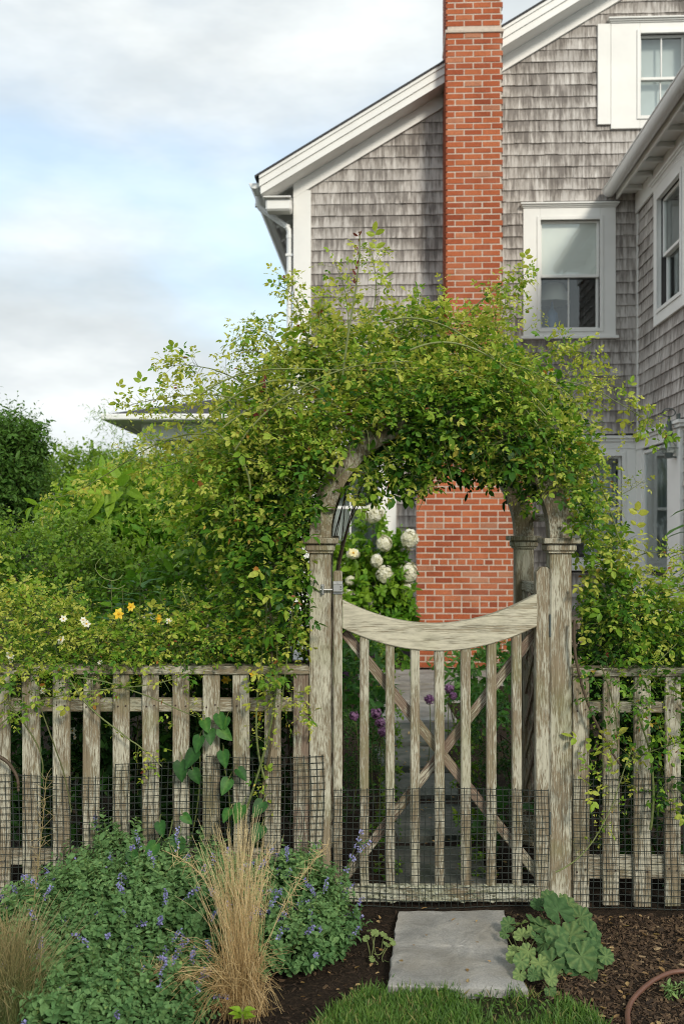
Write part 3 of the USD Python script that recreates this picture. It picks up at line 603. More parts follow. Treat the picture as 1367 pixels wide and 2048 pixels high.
# ------------------------------------------------------------------ low hip-roofed porch beyond the left corner of the house
YP = 13.2
pL, pR = P(214, 832, YP), P(640, 832, YP)
porch = thing('hip_roof_porch', 'low white porch with dark hipped roof and corner post, left of the house', 'porch')
ze = pL[2]
x0, x1 = pL[0], pL[0] + 5.0; y0, y1 = YP, YP + 4.2
rx, rz_ = x0 + 2.1, ze + .62
part(porch, 'roof', (np.array([(x0, y0, ze + .03), (x1, y0, ze + .03), (x1, y1, ze + .03), (x0, y1, ze + .03), (rx, (y0 + y1) / 2, ze + rz_ - ze), (x1, (y0 + y1) / 2, rz_), (x0 + .05, y0 + .05, ze), (x1, y0 + .05, ze), (x1, y1 - .05, ze), (x0 + .05, y1 - .05, ze)]), np.array([(0, 1, 5), (0, 5, 4), (1, 2, 5), (2, 3, 4), (2, 4, 5), (3, 0, 4), (0, 6, 7), (0, 7, 1), (3, 9, 6), (3, 6, 0), (6, 9, 8), (6, 8, 7)])), MATS['roof_shingle'], tone=.3)
part(porch, 'gutter', cbox((x0 - .07, y0 - .07, ze - .055), (x1, y0 + .02, ze + .025), .012), MATS['white_vinyl'])
part(porch, 'gutter', cbox((x0 - .07, y0 + .021, ze - .055), (x0 + .02, y1, ze + .025), .012), MATS['white_vinyl'])
part(porch, 'soffit', cbox((x0 + .03, y0 + .03, ze - .05), (x1, y1 - .03, ze - .03), .003), MATS['white_vinyl'])
px_ = P(296, 900, YP + .4)[0]
part(porch, 'beam', cbox((px_ - .09, y0 + .42, ze - .28), (x1, y0 + .60, ze - .052), .006), MATS['white_vinyl'])
part(porch, 'beam', cbox((px_ - .09, y0 + .601, ze - .28), (px_ + .09, y1 - .3, ze - .052), .006), MATS['white_vinyl'])
for x in (px_, px_ + 1.7): part(porch, 'post', cat(cbox((x - .085, y0 + .425, .1), (x + .085, y0 + .595, ze - .281), .006), cbox((x - .11, y0 + .40, ze - .34), (x + .11, y0 + .62, ze - .285), .006)), MATS['white_paint'])
part(porch, 'wall', cbox((px_ + .6, y0 + 1.2, 0), (x1, y0 + 1.35, ze - .05), .004), MATS['shingle'], tone=.25)
part(porch, 'upper_gutter', tube([P(437, 797.5, YP + .9), P(560, 797.5, YP + .9)], .036, 10), MATS['white_vinyl'])
part(porch, 'upper_roof', hexa([(x, y, z) for x, zz in ((P(437, 790, YP + 1.0)[0], 0), (x1, 0)) for y, h in ((YP + .95, .0), (YP + 2.4, .22)) for z in (P(437, 797, YP + .95)[2] + h - .02, P(437, 797, YP + .95)[2] + h + .03)]), MATS['roof_shingle'], tone=.3)

# ------------------------------------------------------------------ ground, lawn, path
def axis(fine0, fine1, step, far0, far1):
    a = [np.arange(fine0, fine1, step)]
    lo, s = fine0, step
    L = []
    while lo > far0: s *= 1.35; lo -= s; L.append(lo)
    hi, s = a[0][-1], step; H = []
    while hi < far1: s *= 1.35; hi += s; H.append(hi)
    return np.r_[L[::-1], a[0], H]
gx, gy = axis(-1.8, 2.0, .02, -300, 300), axis(2.6, 5.0, .02, -60, 400)
X_, Y_ = np.meshgrid(gx, gy)
def gz(x, y):
    x, y = np.asarray(x, float), np.asarray(y, float)
    q = np.stack([x * 9, y * 9, np.zeros_like(x)], -1); q2 = np.stack([x * 1.7, y * 1.7, np.ones_like(x)], -1)
    near = np.exp(-((x / 6) ** 2 + ((y - 4) / 5) ** 2))
    return near * ((meshkit.fbm(q, 4, 3) - .5) * .035 + (meshkit.noise(q2, 5) - .5) * .03) - .012
Z_ = gz(X_, Y_)
nx, ny = len(gx), len(gy)
i, j = np.meshgrid(np.arange(ny - 1), np.arange(nx - 1), indexing='ij'); q = (i * nx + j).ravel()
gf = np.vstack([np.stack([q, q + 1, q + nx + 1], 1), np.stack([q, q + nx + 1, q + nx], 1)])
ground = part(None, 'ground', (np.stack([X_.ravel(), Y_.ravel(), Z_.ravel()], 1), gf), MATS['soil'], smooth=True)
tag(ground, kind='structure')

def stone(poly, z0, z1, seed=0, ripple=.004):
    "a cleft slab: uneven outline and a gently rippled top"
    r = np.random.default_rng(seed); p = np.asarray(poly, float); pts = []
    for a, b in zip(p, np.roll(p, -1, 0)):
        n = max(3, int(np.linalg.norm(b - a) / .035))
        for t in np.arange(n) / n: pts.append(a + (b - a) * t + r.normal(0, .0035, 2) * (t > 0))
    pts = np.array(pts); c = pts.mean(0); n = len(pts)
    rings = [(1.0, z0), (1.0, z1 - .006), (.992, z1 - .001)] + [(s, z1) for s in (.97, .9, .82, .74, .66, .58, .5, .42, .34, .26, .18, .1)]
    V = []
    for s, z in rings:
        q = c + (pts - c) * s; h = np.zeros(n)
        if z == z1: h = (meshkit.fbm(np.stack([q[:, 0] * 7, q[:, 1] * 7, np.full(n, seed)], 1), 4, 9) - .5) * ripple * 2; st_ = meshkit.fbm(np.stack([q[:, 0] * 4 + 3, q[:, 1] * 6, np.full(n, seed + 2)], 1), 3, 19); h = h + .0035 * np.floor(st_ * 7) - .012
        V.append(np.c_[q, z + h])
    V = np.vstack(V + [np.array([[c[0], c[1], z1]])]); Fc = []
    for k in range(len(rings) - 1):
        for i in range(n):
            j = (i + 1) % n; Fc += [(k * n + i, k * n + j, (k + 1) * n + j), (k * n + i, (k + 1) * n + j, (k + 1) * n + i)]
    for i in range(n): Fc.append(((len(rings) - 1) * n + i, (len(rings) - 1) * n + (i + 1) % n, len(V) - 1))
    return V, np.array(Fc)
SLAB = [Gd(x, y, .022)[:2] for x, y in ((775, 1971), (785, 1893), (797, 1822), (1008, 1820), (1014, 1892), (1056, 1979), (930, 1977))]
t = thing('stepping_stone', 'large grey bluestone slab lying in front of the gate', 'stone slab')
part(t, 'slab', stone(SLAB, -.03, .022, 5), MATS['bluestone'], smooth=40)
path = thing('garden_path', None, None, kind='structure')
rows = [(4.36, 4.92, .44, .40), (5.08, 5.66, .47, .42), (5.84, 6.36, .49, .44), (6.55, 7.12, .56, .46), (7.30, 8.0, .60, .5), (8.1, 8.9, .64, .55), (9.0, 9.9, .66, .66), (10.0, 10.9, .9, 1.3)]
for k, (ya, yb, xc, w) in enumerate(rows):
    r = np.random.default_rng(k)
    w2 = w / 2 * r.uniform(1.0, 1.2); xc += r.normal(0, .025)
    q = [(xc - w2 + r.normal(0, .015), ya), (xc + w2 + r.normal(0, .015), ya + r.normal(0, .01)), (xc + w2 + r.normal(0, .015), yb), (xc - w2 + r.normal(0, .015), yb + r.normal(0, .01))]
    part(path, 'slab', stone(q, -.03, .016 + .002 * (k % 2), 30 + k), MATS['shaded_slate' if k < 5 else 'bluestone'], smooth=40)  # near slabs take the stone with the arbor shade in its colour

LAWN = Polygon([Gd(x, y)[:2] for x, y in ((580, 2130), (640, 2055), (705, 2002), (772, 1976), (930, 1984), (1062, 1990), (1120, 2006), (1175, 2030), (1200, 2058), (1215, 2130))])
from shapely import contains_xy
lawn = thing('lawn', None, None, kind='structure')
lp = trimesh.creation.extrude_polygon(LAWN.buffer(.01), .004, engine='earcut')
v = np.array(lp.vertices); 
bx0, by0, bx1, by1 = LAWN.bounds
gx2, gy2 = np.meshgrid(np.arange(bx0, bx1, .02), np.arange(by0, by1, .02)); 
nn = gx2.shape[1]; inside = contains_xy(LAWN, gx2, gy2)
Vt_ = np.stack([gx2.ravel(), gy2.ravel(), gz(gx2, gy2).ravel() + .006], 1); qs = []
for i in range(gx2.shape[0] - 1):
    for j in range(nn - 1):
        if inside[i, j] and inside[i + 1, j] and inside[i, j + 1] and inside[i + 1, j + 1]:
            a = i * nn + j; qs += [(a, a + 1, a + nn + 1), (a, a + nn + 1, a + nn)]
qs = np.array(qs); _u, _inv = np.unique(qs, return_inverse=True)
part(lawn, 'turf', (Vt_[_u], _inv.reshape(-1, 3)), MATS['turf_soil'], smooth=True)

# ------------------------------------------------------------------ arbor
YF, ARX = 4.18, P(880.5, 1000, 4.18)[0]
HALF = (1121.5 - 640) / 2 / F * YF
PW, PD = .090, .090
YR = 5.00
arbor = thing('rose_arbor', 'weathered wooden arbor with arched top and capped square posts framing the gate', 'arbor')
ztop = P(0, 1101, YF)[2]; zcap0 = ztop; zcap1 = P(0, 1076, YF)[2]
for yf in (YF, YR):
    for sx in (-1, 1):
        x = ARX + sx * HALF
        part(arbor, 'post', board(ztop - .004 + .05, PW, PD, .005), MATS['wood_post'], xf=frame((x, yf + PD / 2, -.05), (x, yf + PD / 2, 1)))
        cp = part(arbor, 'post_cap', cbox((x - .077, yf - .034, zcap1 - .024), (x + .077, yf + PD + .034, zcap1), .004), MATS['wood_cap'])
        part(cp, 'molding', cat(cbox((x - .062, yf - .018, zcap0 - .003), (x + .062, yf + PD + .018, zcap1 - .0245), .006), cbox((x - .054, yf - .010, zcap0 - .012), (x + .054, yf + PD + .010, zcap0 - .0035), .003)), MATS['wood_cap'])
    # the arch, in five mitred segments a side view would show
    n = 7
    for k in range(n):
        a0, a1 = math.pi * k / n + (.002 if k else 0), math.pi * (k + 1) / n
        th = np.linspace(a0, a1, 9); ri, ro = HALF - PW / 2, HALF + PW / 2
        pts = [(ARX + r * math.cos(t), y, zcap1 + .001 + r * math.sin(t)) for t in th for r in (ri, ro) for y in (yf + .004, yf + PD - .004)]
        Fc = []
        for i in range(len(th) - 1):
            o = i * 4
            for a, b in ((0, 1), (1, 3), (3, 2), (2, 0)): Fc += [(o + a, o + b, o + 4 + b), (o + a, o + 4 + b, o + 4 + a)]
        e = (len(th) - 1) * 4; Fc += [(0, 2, 3), (0, 3, 1), (e, e + 1, e + 3), (e, e + 3, e + 2)]
        part(arbor, 'arch_segment', (np.array(pts), np.array(Fc)), MATS['wood_arch'])
# slats across the arch and the lattice on both flanks
for k, t in enumerate(np.linspace(.16, math.pi - .16, 13)):
    c = np.array([ARX + (HALF + PW / 2 + .012) * math.cos(t), 0, zcap1 + (HALF + PW / 2 + .012) * math.sin(t)])
    part(arbor, 'roof_slat', board(YR + PD - YF - .04, .035, .018), MATS['wood_board'], xf=frame((c[0], YF + .02, c[2]), (c[0], YR + PD, c[2]), up=(math.cos(t), 0, math.sin(t))))
for sx in (-1, 1):
    x = ARX + sx * HALF; ya, yb = YF + PD, YR
    for z in (.14, 1.30): part(arbor, 'side_rail', board(yb - ya, .05, .04), MATS['wood_board'], xf=frame((x, ya, z), (x, yb, z), up=(1, 0, 0)))
    for y in (ya + .02, yb - .02): part(arbor, 'side_stile', board(1.10, .04, .03), MATS['wood_board'], xf=frame((x, y, .167), (x, y, 1.275), up=(1, 0, 0)))
    za, zb = .17, 1.27; L = yb - ya - .08; y0_ = ya + .04
    for dirn in (1, -1):
        for o in np.arange(-1.2, 1.3, .16):
            p0, p1 = (0, o), (L, o + L)
            t0 = max(0, (za - (za + .2) - o)) ; 
            tt = [t for t in np.linspace(0, L, 60) if 0 <= o + t + .2 <= zb - za]
            if len(tt) < 6: continue
            ta, tb = tt[0], tt[-1]
            A = (y0_ + ta, za + o + ta + .2); B = (y0_ + tb, za + o + tb + .2)
            if dirn < 0: A = (2 * y0_ + L - A[0], A[1]); B = (2 * y0_ + L - B[0], B[1])
            xx = x + dirn * .006
            part(arbor, 'lattice_slat', board(math.dist(A, B), .026, .010, .001), MATS['wood_brown'], xf=frame((xx, A[0], A[1]), (xx, B[0], B[1]), up=(1, 0, 0)))

# ------------------------------------------------------------------ gate
gate = thing('garden_gate', 'weathered picket gate with a dipped curved top rail standing shut between the arbor posts', 'gate')
YQ = YF + .016
XW = lambda px: P(px, 0, YQ)[0]
ZW = lambda py: P(0, py, YQ)[2]
gdep = .045
def vboard(parent, name, px0, px1, z0, z1, y0, T, m, c=.004, lean=0.0, label=None):
    xc, w = (XW(px0) + XW(px1)) / 2, abs(XW(px1) - XW(px0))
    return part(parent, name, board(z1 - z0, w, T, c), m, xf=frame((xc, y0 + T / 2, z0), (xc + lean, y0 + T / 2, z1)), label=label)
vboard(gate, 'stile', 666, 684.5, ZW(1806), ZW(1142), YQ - .006, .055, MATS['wood_board'], .006)
xr0, xr1 = XW(1077), XW(1098.5)
zt_ = ZW(1134)
pts = [(x, y, z) for y in (YQ - .006, YQ + .050) for x, z in ((xr0 - .012, ZW(1804)), (xr1, ZW(1804)), (xr1, zt_ - .012), (xr1 - .012, zt_), (xr0 + .008, zt_), (xr0 - .012, zt_ - .022))]
_c0 = np.array([(xr0 + xr1) / 2, YQ, ZW(1804)])
part(gate, 'stile', hull(np.array(pts) - _c0), MATS['wood_board'], xf=frame(_c0, _c0 + (0, 0, 1)))
def quad3(xs, ys):
    return np.poly1d(np.polyfit(xs, ys, 2))
qt = quad3([685, 875, 1070], [1200, 1247, 1189]); qb = quad3([685, 875, 1076], [1257, 1302, 1251])
xs = np.linspace(685, 1072, 25)
top = [(XW(x), ZW(qt(x))) for x in xs]; bot = [(XW(x), ZW(qb(x))) for x in xs]
V = []
for (xa, za), (xb, zb) in zip(top, bot):
    for y, e in ((YQ - .010, 0), (YQ + .040, 1)):
        b = .004
        V += [(xa, y + (b if e == 0 else -b), za), (xa, y, za - b), (xb, y, zb + b), (xb, y + (b if e == 0 else -b), zb)]
V = np.array(V); Fc = []
loop = [0, 1, 2, 3, 7, 6, 5, 4]
for i in range(len(xs) - 1):
    o = i * 8
    for a, b in zip(loop, loop[1:] + loop[:1]): Fc += [(o + a, o + 8 + b, o + b), (o + a, o + 8 + a, o + 8 + b)]
for o, fl in ((0, 1), ((len(xs) - 1) * 8, -1)):
    for k in range(1, 7): Fc.append(tuple([o + loop[0], o + loop[k], o + loop[k + 1]][::fl]))
part(gate, 'curved_top_rail', (V, np.array(Fc)), MATS['wood_pale'], smooth=30, label='pale bleached curved top rail')
for a, b in ((719, 737), (771, 789), (820.5, 839), (870, 889), (922, 941.5), (973, 992), (1025, 1044)):
    z1 = ZW(qb((a + b) / 2)) + .012
    vboard(gate, 'picket', a, b, ZW(1774), z1, YQ - .002, .036, MATS['wood_board'], .005, lean=rng.normal(0, .0015))
part(gate, 'bottom_rail', board(XW(1076.5) - XW(685), ZW(1773) - ZW(1803), .055, .006), MATS['wood_lichen'], xf=frame((XW(685), YQ + .012, (ZW(1773) + ZW(1803)) / 2), (XW(1076), YQ + .012, (ZW(1773) + ZW(1803)) / 2)), label='lichen covered bottom rail')
for A, B in (((688, 1264), (1074, 1748)), ((1072, 1262), (688, 1756))):
    yy = YQ + .047 if A[0] < 900 else YQ + .064
    a, b = P(*A, yy), P(*B, yy)
    part(gate, 'diagonal_brace', board(np.linalg.norm(b - a), .042, .016), MATS['wood_brown'], xf=frame(a, b))
# lichen crumbs on the bottom rail
lv = []
r = np.random.default_rng(5)
for k in range(260):
    x = r.uniform(XW(688), XW(1070)); s = abs(r.normal(.005, .003)) + .002
    ic = trimesh.creation.icosphere(1, 1.0); v = np.array(ic.vertices) * (s * r.uniform(.8, 1.6), s * r.uniform(.6, 1.1), s * .55) * (1 + r.normal(0, .18, (42, 1)))
    top_ = r.random() < .55
    y = r.uniform(YQ - .012, YQ + .012) if top_ else YQ - .0155
    z = ZW(1773) + .001 if top_ else r.uniform(ZW(1802), ZW(1775))
    lv.append((v + (x, y, z), np.array(ic.faces)))
toned('lichen', [(0, (.16, .16, .10)), (.5, (.34, .35, .25)), (1, (.50, .50, .40))], .95, (120, 120, 120), .35, .5)
part(gate, 'lichen_crust', cat(*lv), MATS['lichen'], tone=np.repeat(r.random(len(lv)), 42), kind='stuff')
# latch and hinges
lx, lz0, lz1 = XW(675.3), ZW(1187), ZW(1165)
la = part(gate, 'latch', cat(cbox((lx - .021, YQ - .030, lz0 + .008), (lx + .022, YQ - .0065, lz1 - .004), .003), cbox((lx - .02, YQ - .0095, lz0 - .003), (lx + .02, YQ - .0063, lz1 + .006), .001)), MATS['grey_metal'])
for dx, z in ((-.0, lz1 + .001), (.0, lz0 + .003)): part(la, 'screw', tube([(lx + dx, YQ - .0096, z), (lx + dx, YQ - .0125, z)], .004, 10), MATS['grey_metal'])
part(la, 'keyhole', cat(tube([(lx + .012, YQ - .0302, (lz0 + lz1) / 2 + .006), (lx + .012, YQ - .0306, (lz0 + lz1) / 2 + .006)], .003, 8), tube([(lx + .012, YQ - .0302, (lz0 + lz1) / 2 - .004), (lx + .012, YQ - .0306, (lz0 + lz1) / 2 - .004)], .0025, 8)), MATS['wire'])
for z in (1.13, .30):
    hx = XW(1099.5)
    h_ = part(gate, 'hinge', tube([(hx, YQ - .009, z), (hx, YQ - .009, z + .095)], .0055, 8), MATS['bronze'])
    for k in range(3): part(h_, 'knuckle', tube([(hx, YQ - .009, z + .004 + k * .032), (hx, YQ - .009, z + .027 + k * .032)], .0068, 8), MATS['bronze'])
bar = thing('latch_bar', 'bright steel latch bar on the left gate post beside the latch', 'latch bar')
zb_ = P(0, 1179, YF)[2]
part(bar, 'rod', tube([(P(640, 0, YF)[0], YF - .016, zb_), (P(664, 0, YF)[0], YF - .016, zb_)], .0045, 8), MATS['grey_metal'])
part(bar, 'plate', cat(cbox((P(641, 0, YF)[0], YF - .005, zb_ - .022), (P(648, 0, YF)[0], YF - .0005, zb_ + .022), .001), tube([(P(645, 0, YF)[0], YF - .02, zb_ - .016), (P(645, 0, YF)[0], YF - .02, zb_ + .016)], .005, 8)), MATS['grey_metal'])

# ------------------------------------------------------------------ wire mesh panels
def wires(x0, x1, z0, ztop, y, pitch=.0272, rad=.0017, seed=0, wob=.0022):
    r = np.random.default_rng(seed); ms = []
    nx_ = int(round((x1 - x0) / pitch)); xs = np.linspace(x0, x1, nx_ + 1)
    def bow(x, z): return y + .006 * np.sin(x * 9 + seed) + .005 * np.sin(z * 11 + x * 4 + seed) 
    sx = lambda x, z: x + wob * 1.6 * np.sin(z * 13 + seed + x * 3)
    sz = lambda x, z: z + wob * 2.2 * np.sin(x * 8 + seed * 2 + z * 5)
    for x in xs:
        zt = ztop(x) + r.normal(0, .002); zz = np.linspace(z0, zt, max(4, int((zt - z0) / .06)))
        xx = np.full(len(zz), x + r.normal(0, .0006))
        ms.append(tube(np.stack([sx(xx, zz), bow(xx, zz) - .001, sz(xx, zz)], 1), rad, 4, cap=False))
    zmax = max(ztop(x) for x in xs)
    for z in np.arange(z0 + .004, zmax + .001, pitch):
        ok = [x for x in xs if ztop(x) >= z - .002]
        if len(ok) < 3: continue
        xx = np.linspace(min(ok) - .004, max(ok) + .004, max(6, int((max(ok) - min(ok)) / .06))); zz = np.full(len(xx), z + r.normal(0, .0006))
        ms.append(tube(np.stack([sx(xx, zz), bow(xx, zz) + .001, sz(xx, zz)], 1), rad, 4, cap=False))
    return cat(*ms)
YM = YQ - .036
part(gate, 'wire_mesh', wires(P(667, 0, YM)[0], P(1096, 0, YM)[0], .002, lambda x: P(0, 1576, YM)[2], YM, seed=1), MATS['wire'], kind='stuff')

# ------------------------------------------------------------------ fences
def fence(label, pk, x_from, x_to, ztopcap, rails, zb, seed, brown=()):
    t = thing('picket_fence', label, 'fence')
    r = np.random.default_rng(seed)
    yp = YF + .012
    for (a, b) in pk:
        xa, xb = P(a, 0, yp)[0], P(b, 0, yp)[0]
        m = MATS['wood_brown'] if (a, b) in brown else MATS['wood_board']
        z0 = zb + r.normal(0, .006); lean = r.normal(0, .003)
        z1 = ztopcap - .036
        part(t, 'picket', board(z1 - z0, xb - xa, .021, .003), m, xf=frame(((xa + xb) / 2 - lean / 2, yp + .0105 + r.normal(0, .0012), z0), ((xa + xb) / 2 + lean / 2, yp + .0105, z1)), label='browner bare board against the post' if (a, b) in brown else None)
        for zc, h in rails:
            for sx in (-.018, .018):
                x_ = (xa + xb) / 2 + sx + r.normal(0, .003); z_ = zc + r.normal(0, .006)
                if CX + F * x_ / yp > -10 and CX + F * x_ / yp < 1380: part(t, 'nail', tube([(x_, yp + .002, z_), (x_, yp - .0022, z_)], .0038, 7), MATS['rusty_nail'])
    X0, X1 = x_from, x_to
    part(t, 'cap_rail', board(X1 - X0, .035, .085, .004), MATS['wood_pale' if False else 'wood_cap'], xf=frame((X0, yp + .03, ztopcap - .0175), (X1, yp + .03, ztopcap - .0175)))
    for (zc, h) in rails:
        part(t, 'rail', board(X1 - X0, h, .038, .004), MATS['wood_board'], xf=frame((X0, yp + .0225 + .019, zc), (X1, yp + .0225 + .019, zc)))
    return t
zf = lambda py: P(0, py, YF + .012)[2]
pkl = [(0, 19), (44, 79), (105, 139), (165, 198), (225, 258), (284, 317), (345, 378), (405, 439), (466, 499), (528, 561), (586, 617.5)]
pkl = [(-60.4 * k + 1 - 16, -60.4 * k + 18) for k in range(7, 0, -1)] + [(-15, 19)] + pkl[1:]
fl = fence('weathered picket fence with flaking paint left of the gate', pkl, P(-470, 0, YF)[0], P(618, 0, YF)[0], zf(1332), [(zf(1412.5), .056), (zf(1720), .062)], .02, 3, brown=((586, 617.5),))
def stepz(x):
    px = CX + F * x / YM
    return P(0, 1512 if px > 404 else (1529 if px > 224 else 1550), YM)[2]
part(fl, 'wire_mesh', wires(P(-470, 0, YM)[0], P(646, 0, YM)[0], .0, stepz, YM + .006, seed=2), MATS['wire'], kind='stuff')
pkr = [(1145, 1178), (1206, 1238.5), (1268, 1301.5), (1330, 1361), (1390, 1423), (1452, 1485), (1514, 1547), (1575, 1608)]
fr = fence('weathered picket fence with flaking paint right of the gate', pkr, P(1144.5, 0, YF)[0], P(1640, 0, YF)[0], zf(1336), [(zf(1417.5), .046), (zf(1740), .095)], -.012, 4)
part(fr, 'wire_mesh', wires(P(1147, 0, YM)[0], P(1640, 0, YM)[0], -.01, lambda x: P(0, 1550, YM)[2], YM + .006, seed=3), MATS['wire'], kind='stuff')

# brown drip hose
hz = .012
hp = [Gd(1385, 1944, hz), Gd(1350, 1944, hz), Gd(1318, 1955, hz), Gd(1285, 1978, hz), Gd(1262, 2004, hz), Gd(1254, 2035, hz), Gd(1259, 2062, hz), Gd(1280, 2110, hz), Gd(1340, 2160, hz)]
hose = thing('garden_hose', 'brown drip hose curving over the mulch in the right corner', 'hose')
hpp = spline(hp, 50); hpp[:, 2] = np.maximum(gz(hpp[:, 0], hpp[:, 1]) + .009, hpp[:, 2])
part(hose, 'tube', tube(hpp, .0085, 10), MATS['hose_rubber'], smooth=50)
part(hose, 'joint', tube(hpp[24:26], .0097, 10), MATS['hose_rubber'], smooth=50)

# ------------------------------------------------------------------ plants: leaves, sprigs, canes
def unit(v): return v / (np.linalg.norm(v, axis=-1, keepdims=True) + 1e-12)
UP = np.array([0, 0, 1.0])
_LU = np.array([0, .35, .72, 1, .30, .70, .30, .70]); _LS = np.array([0, 0, 0, 0, -.96, -.86, .96, .86])
_LF = np.array([(0, 1, 4), (1, 5, 4), (1, 2, 5), (2, 3, 5), (0, 6, 1), (1, 6, 7), (1, 7, 2), (2, 7, 3)])
def leaves(pos, ax, nrm, L, wr=.55, fold=.25, droop=.18, tone=.5):
    "N folded, drooping leaves as one mesh: eight triangles each"
    n = len(pos)
    if n == 0: return np.zeros((0, 3)), np.zeros((0, 3), int), np.zeros(0)
    ax = unit(ax); side = unit(np.cross(ax, nrm)); nr = np.cross(side, ax)
    L = np.broadcast_to(L, (n,))[:, None]; wr = np.broadcast_to(wr, (n,))[:, None]; fold = np.broadcast_to(fold, (n,))[:, None]; droop = np.broadcast_to(droop, (n,))[:, None]
    hw = .5 * wr * L
    a = L * _LU; s = hw * _LS; h = fold * hw * np.abs(_LS) - droop * L * _LU ** 2
    V = pos[:, None] + a[..., None] * ax[:, None] + s[..., None] * side[:, None] + h[..., None] * nr[:, None]
    Fc = (_LF[None] + 8 * np.arange(n)[:, None, None]).reshape(-1, 3)
    return V.reshape(-1, 3), Fc, np.repeat(np.clip(np.broadcast_to(tone, (n,)), 0, 1), 8)

def sprig_paths(base, d, length, nodes, r, droop=.35, wild=.25):
    "points along N curved twigs: (N, nodes, 3) and their directions"
    N = len(base); t = np.linspace(0, 1, nodes)[None, :, None]
    side = unit(r.normal(size=(N, 3))) * wild
    bend = side - UP * droop
    p = base[:, None] + length[:, None, None] * (unit(d)[:, None] * t + bend[:, None] * t ** 2 * .5)
    dirs = unit(np.gradient(p, axis=1))
    return p, dirs
def on_twig(p, dirs, r, style, leaf, spread=55.0, up=.9, skip=1):
    "where the leaves sit: returns position, axis, normal, twig index, node fraction"
    N, K, _ = p.shape
    idx = np.arange(skip, K)
    q, d = p[:, idx].reshape(-1, 3), dirs[:, idx].reshape(-1, 3)
    who = np.repeat(np.arange(N), len(idx)); fr = np.tile(idx / (K - 1), N); k = np.tile(idx, N)
    a = unit(np.cross(d, UP + r.normal(0, .01, (len(d), 3)))); b = np.cross(d, a)
    phi0 = r.random(N)[who] * 6.28
    sp = np.radians(spread)
    outs = []
    for m in range(2 if style == 'opp' else 1):
        ph = phi0 + (k * 1.5708 + m * math.pi if style == 'opp' else k * 2.4) + r.normal(0, .3, len(k))
        o = a * np.cos(ph)[:, None] + b * np.sin(ph)[:, None]
        x = unit(d * np.cos(sp) + o * np.sin(sp) + r.normal(0, .12, o.shape))
        nrm = UP * up + r.normal(0, .38, o.shape) + d * .25
        outs.append((q, x, unit(nrm - x * (nrm * x).sum(-1, keepdims=True)), who, fr))
    return [np.concatenate(z) for z in zip(*outs)]
def compound(q, x, nr, L, r, pairs=2):
    "rose leaves: leaflets in pairs along a stalk with one at the end"
    side = np.cross(x, nr); P_, A_, N_, L_, own = [], [], [], [], []
    n = len(q); ii = np.arange(n)
    us = np.linspace(.36, .76, pairs) if pairs > 1 else [.55]
    drp = .18
    for u in us:
        for s in (-1, 1):
            P_.append(q + x * (L * u)[:, None] - nr * (L * u * u * drp)[:, None]); A_.append(x * .42 + side * s * .90 + r.normal(0, .15, q.shape)); N_.append(nr + r.normal(0, .28, q.shape)); L_.append(L * (.26 + .08 * u) * r.uniform(.85, 1.15, n)); own.append(ii)
    P_.append(q + x * (L * .84)[:, None] - nr * (L * .6 * drp)[:, None]); A_.append(x - nr * .25 + r.normal(0, .12, q.shape)); N_.append(nr + r.normal(0, .25, q.shape)); L_.append(L * .37); own.append(ii)
    return [np.concatenate(z) for z in (P_, A_, N_, L_, own)]
def px_of(v):
    return CX + F * v[:, 0] / v[:, 1], HY - F * (v[:, 2] - EYE) / v[:, 1]
from shapely import contains_xy as cxy
CLEAR = []                                                    # stretches of timber and openings that the growth leaves bare
def bare(*pts): CLEAR.append(Polygon(pts))
def keep_mask(q, ymax=99.0):
    x, y = px_of(q); k = np.ones(len(q), bool)
    for pg in CLEAR: k &= ~(cxy(pg, x, y) & (q[:, 1] < ymax))
    return k
def blob_points(blobs, r):
    base, d, tone, scale = [], [], [], []
    for (px, py, rx, ry, Y, rY, n, t0, t1) in blobs:
        c = P(px, py, Y); R = np.array([rx / F * Y, rY, ry / F * Y])
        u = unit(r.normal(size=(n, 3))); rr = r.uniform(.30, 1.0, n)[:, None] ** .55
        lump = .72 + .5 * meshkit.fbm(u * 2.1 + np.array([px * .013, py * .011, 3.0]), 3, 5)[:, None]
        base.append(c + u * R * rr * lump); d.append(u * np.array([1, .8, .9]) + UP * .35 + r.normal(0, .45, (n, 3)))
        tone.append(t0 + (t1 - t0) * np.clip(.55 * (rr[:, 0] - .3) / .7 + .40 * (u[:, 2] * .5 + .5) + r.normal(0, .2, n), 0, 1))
    return np.vstack(base), unit(np.vstack(d)), np.concatenate(tone)
def twig_mesh(p, rad):
    "thin three-sided twigs, all at once"
    N, K, _ = p.shape; d = unit(np.gradient(p, axis=1)); a = unit(np.cross(d, UP + .01)); b = np.cross(d, a)
    g = np.arange(3) * 2.0944; tp = np.linspace(1, .5, K)[None, :, None, None] * np.broadcast_to(rad, (N,))[:, None, None, None]
    V = p[:, :, None] + tp * (np.cos(g)[None, None, :, None] * a[:, :, None] + np.sin(g)[None, None, :, None] * b[:, :, None])
    i, j = np.meshgrid(np.arange(K - 1), np.arange(3), indexing='ij'); k = (j + 1) % 3
    f = np.vstack([np.stack([i * 3 + j, i * 3 + k, (i + 1) * 3 + k], -1).reshape(-1, 3), np.stack([i * 3 + j, (i + 1) * 3 + k, (i + 1) * 3 + j], -1).reshape(-1, 3)])
    return V.reshape(-1, 3), (f[None] + np.arange(N)[:, None, None] * K * 3).reshape(-1, 3)

